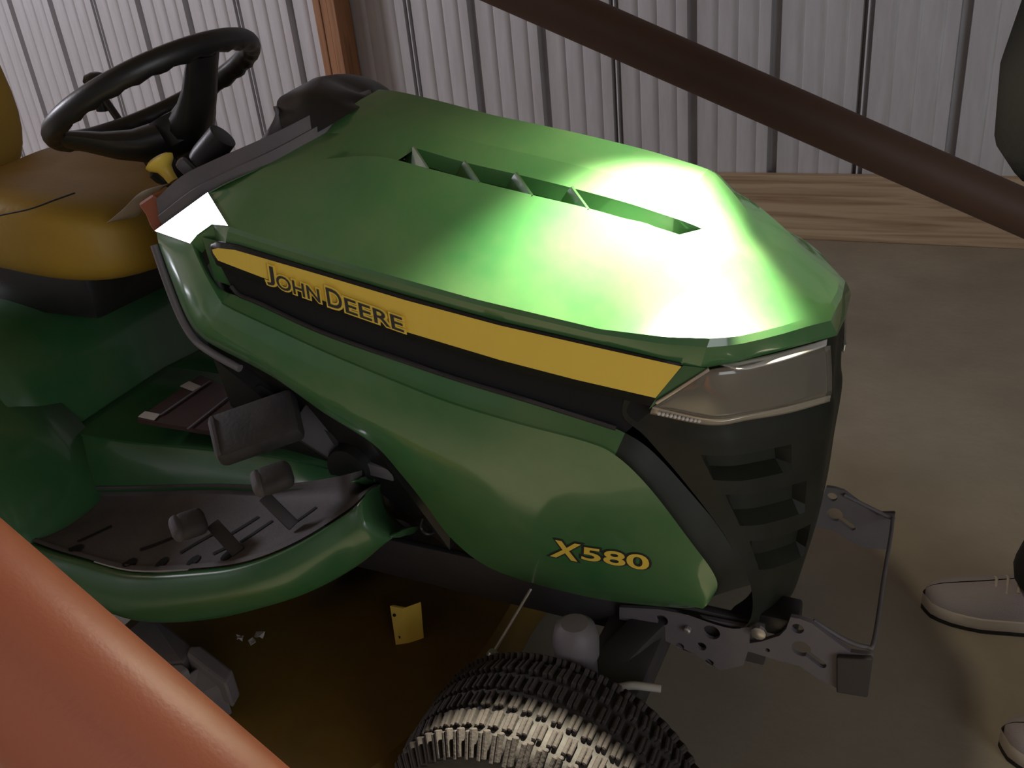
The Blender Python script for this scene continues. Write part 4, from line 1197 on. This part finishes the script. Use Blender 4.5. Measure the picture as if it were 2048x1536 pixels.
for s in (-1, 1):
    MB().grid(sell((0.203, 1.34 + s * 0.032, 1.705), (0.012, 0.014, 0.008), 1.0, 12), closed=True).build('eye', WHITE, PS, smooth=60)
    MB().grid(sell((0.285, 1.34 + s * 0.082, 1.69), (0.022, 0.010, 0.034), 1.0, 12), closed=True).build('ear', SKIN, PS, smooth=60)
MB().grid(sell((0.212, 1.34, 1.628), (0.012, 0.026, 0.006), 1.0, 12), closed=True).build('mouth', ORED, PS, smooth=60)
MB().grid(sell((0.30, 1.34, 1.755), (0.105, 0.090, 0.072), 1.0, 20), closed=True).build('hair', HAIR, PS, smooth=60)

def shoe(tx, ty, ang):
    """toe tip at (tx, ty), pointing to -X turned by ang"""
    ca, sa = math.cos(ang), math.sin(ang)
    def T(p):
        return A((tx + p[0] * ca - p[1] * sa, ty + p[0] * sa + p[1] * ca, p[2]))
    def half(x):   # half width of the last along its length (0 toe .. 0.29 heel)
        return np.interp(x, [0, .012, .04, .09, .15, .21, .26, .283, .29], [.002, .026, .042, .050, .042, .034, .035, .026, .002])
    xs = [0, .006, .015, .03, .05, .075, .10, .13, .16, .19, .22, .25, .27, .283, .29]
    def ringset(zs, grow):
        rows = []
        for z, gw in zip(zs, grow):
            ring = [T((x + (0 if 0 < x < .29 else 0), half(x) * gw, z)) for x in xs] + [T((x, -half(x) * gw, z)) for x in xs[::-1]]
            rows.append(ring)
        return rows
    out = MB()
    r = ringset([0.001, 0.016], [0.98, 1.02])
    out.grid(r, closed=True)
    out.f.append(tuple(range(len(r[0]))))
    so = out.build('outsole', SOLED, PS, smooth=40)
    mi = MB().grid(ringset([0.012, 0.020, 0.034, 0.038], [1.05, 1.10, 1.06, 0.95]), closed=True)
    mi.build('midsole', SOLE, PS, smooth=40)
    top = lambda x: np.interp(x, [0, .02, .06, .11, .16, .20, .24, .29], [.045, .062, .074, .088, .105, .112, .112, .118])
    up = MB()
    rows = []
    for t in np.linspace(0, 1, 9):
        a = t * math.pi / 2
        ring = []
        for sgn, seq in ((1, xs), (-1, xs[::-1])):
            for x in seq:
                op = 0.35 if x > 0.17 else 0.0
                ring.append(T((x + (0.004 if x == 0 else 0), sgn * half(x) * (1.02 - 0.10 * t if x > .17 else 1.02 * math.cos(a * 0.98)) * (1 - op * t), 0.030 + (top(x) - 0.030) * math.sin(a))))
        rows.append(ring)
    up.grid(rows, closed=True)
    up.build('shoe_upper', SHOE, PS, smooth=60)
    la = MB()
    for i in range(4):
        x = 0.115 + i * 0.018
        la.tube(crom([T((x, -0.026, top(x) - 0.014)), T((x + .003, 0, top(x) + 0.003)), T((x, 0.026, top(x) - 0.014))], 4), 0.0028, 6)
    la.build('laces', SOLE, PS, smooth=60)
shoe(0.035, 1.500, math.radians(4))
shoe(0.165, 1.20, math.radians(-6))
# the torch in the hand, shining down
td = (A((-0.33, 0.93, 0.86)) - A(TORCH))
td /= np.linalg.norm(td)
tag(MB().lathe(A(TORCH) - td * 0.004, -td, [(0.008, 0.010), (0.013, 0.0), (0.014, 0.004), (0.014, 0.02), (0.009, 0.03), (0.009, 0.10), (0.007, 0.104)], 20).build('hand_torch', BLACK, None, smooth=35),
    'small black hand torch held above the front of the hood', 'flashlight')
# lamp housing
tag(MB().box((-8.5, 0.24, 3.95), (0.3, 1.5, 0.08), bev=0.01).build('shop_light', WHITE, None, smooth=30), 'long white shop light up under the roof on the far left', 'lamp')
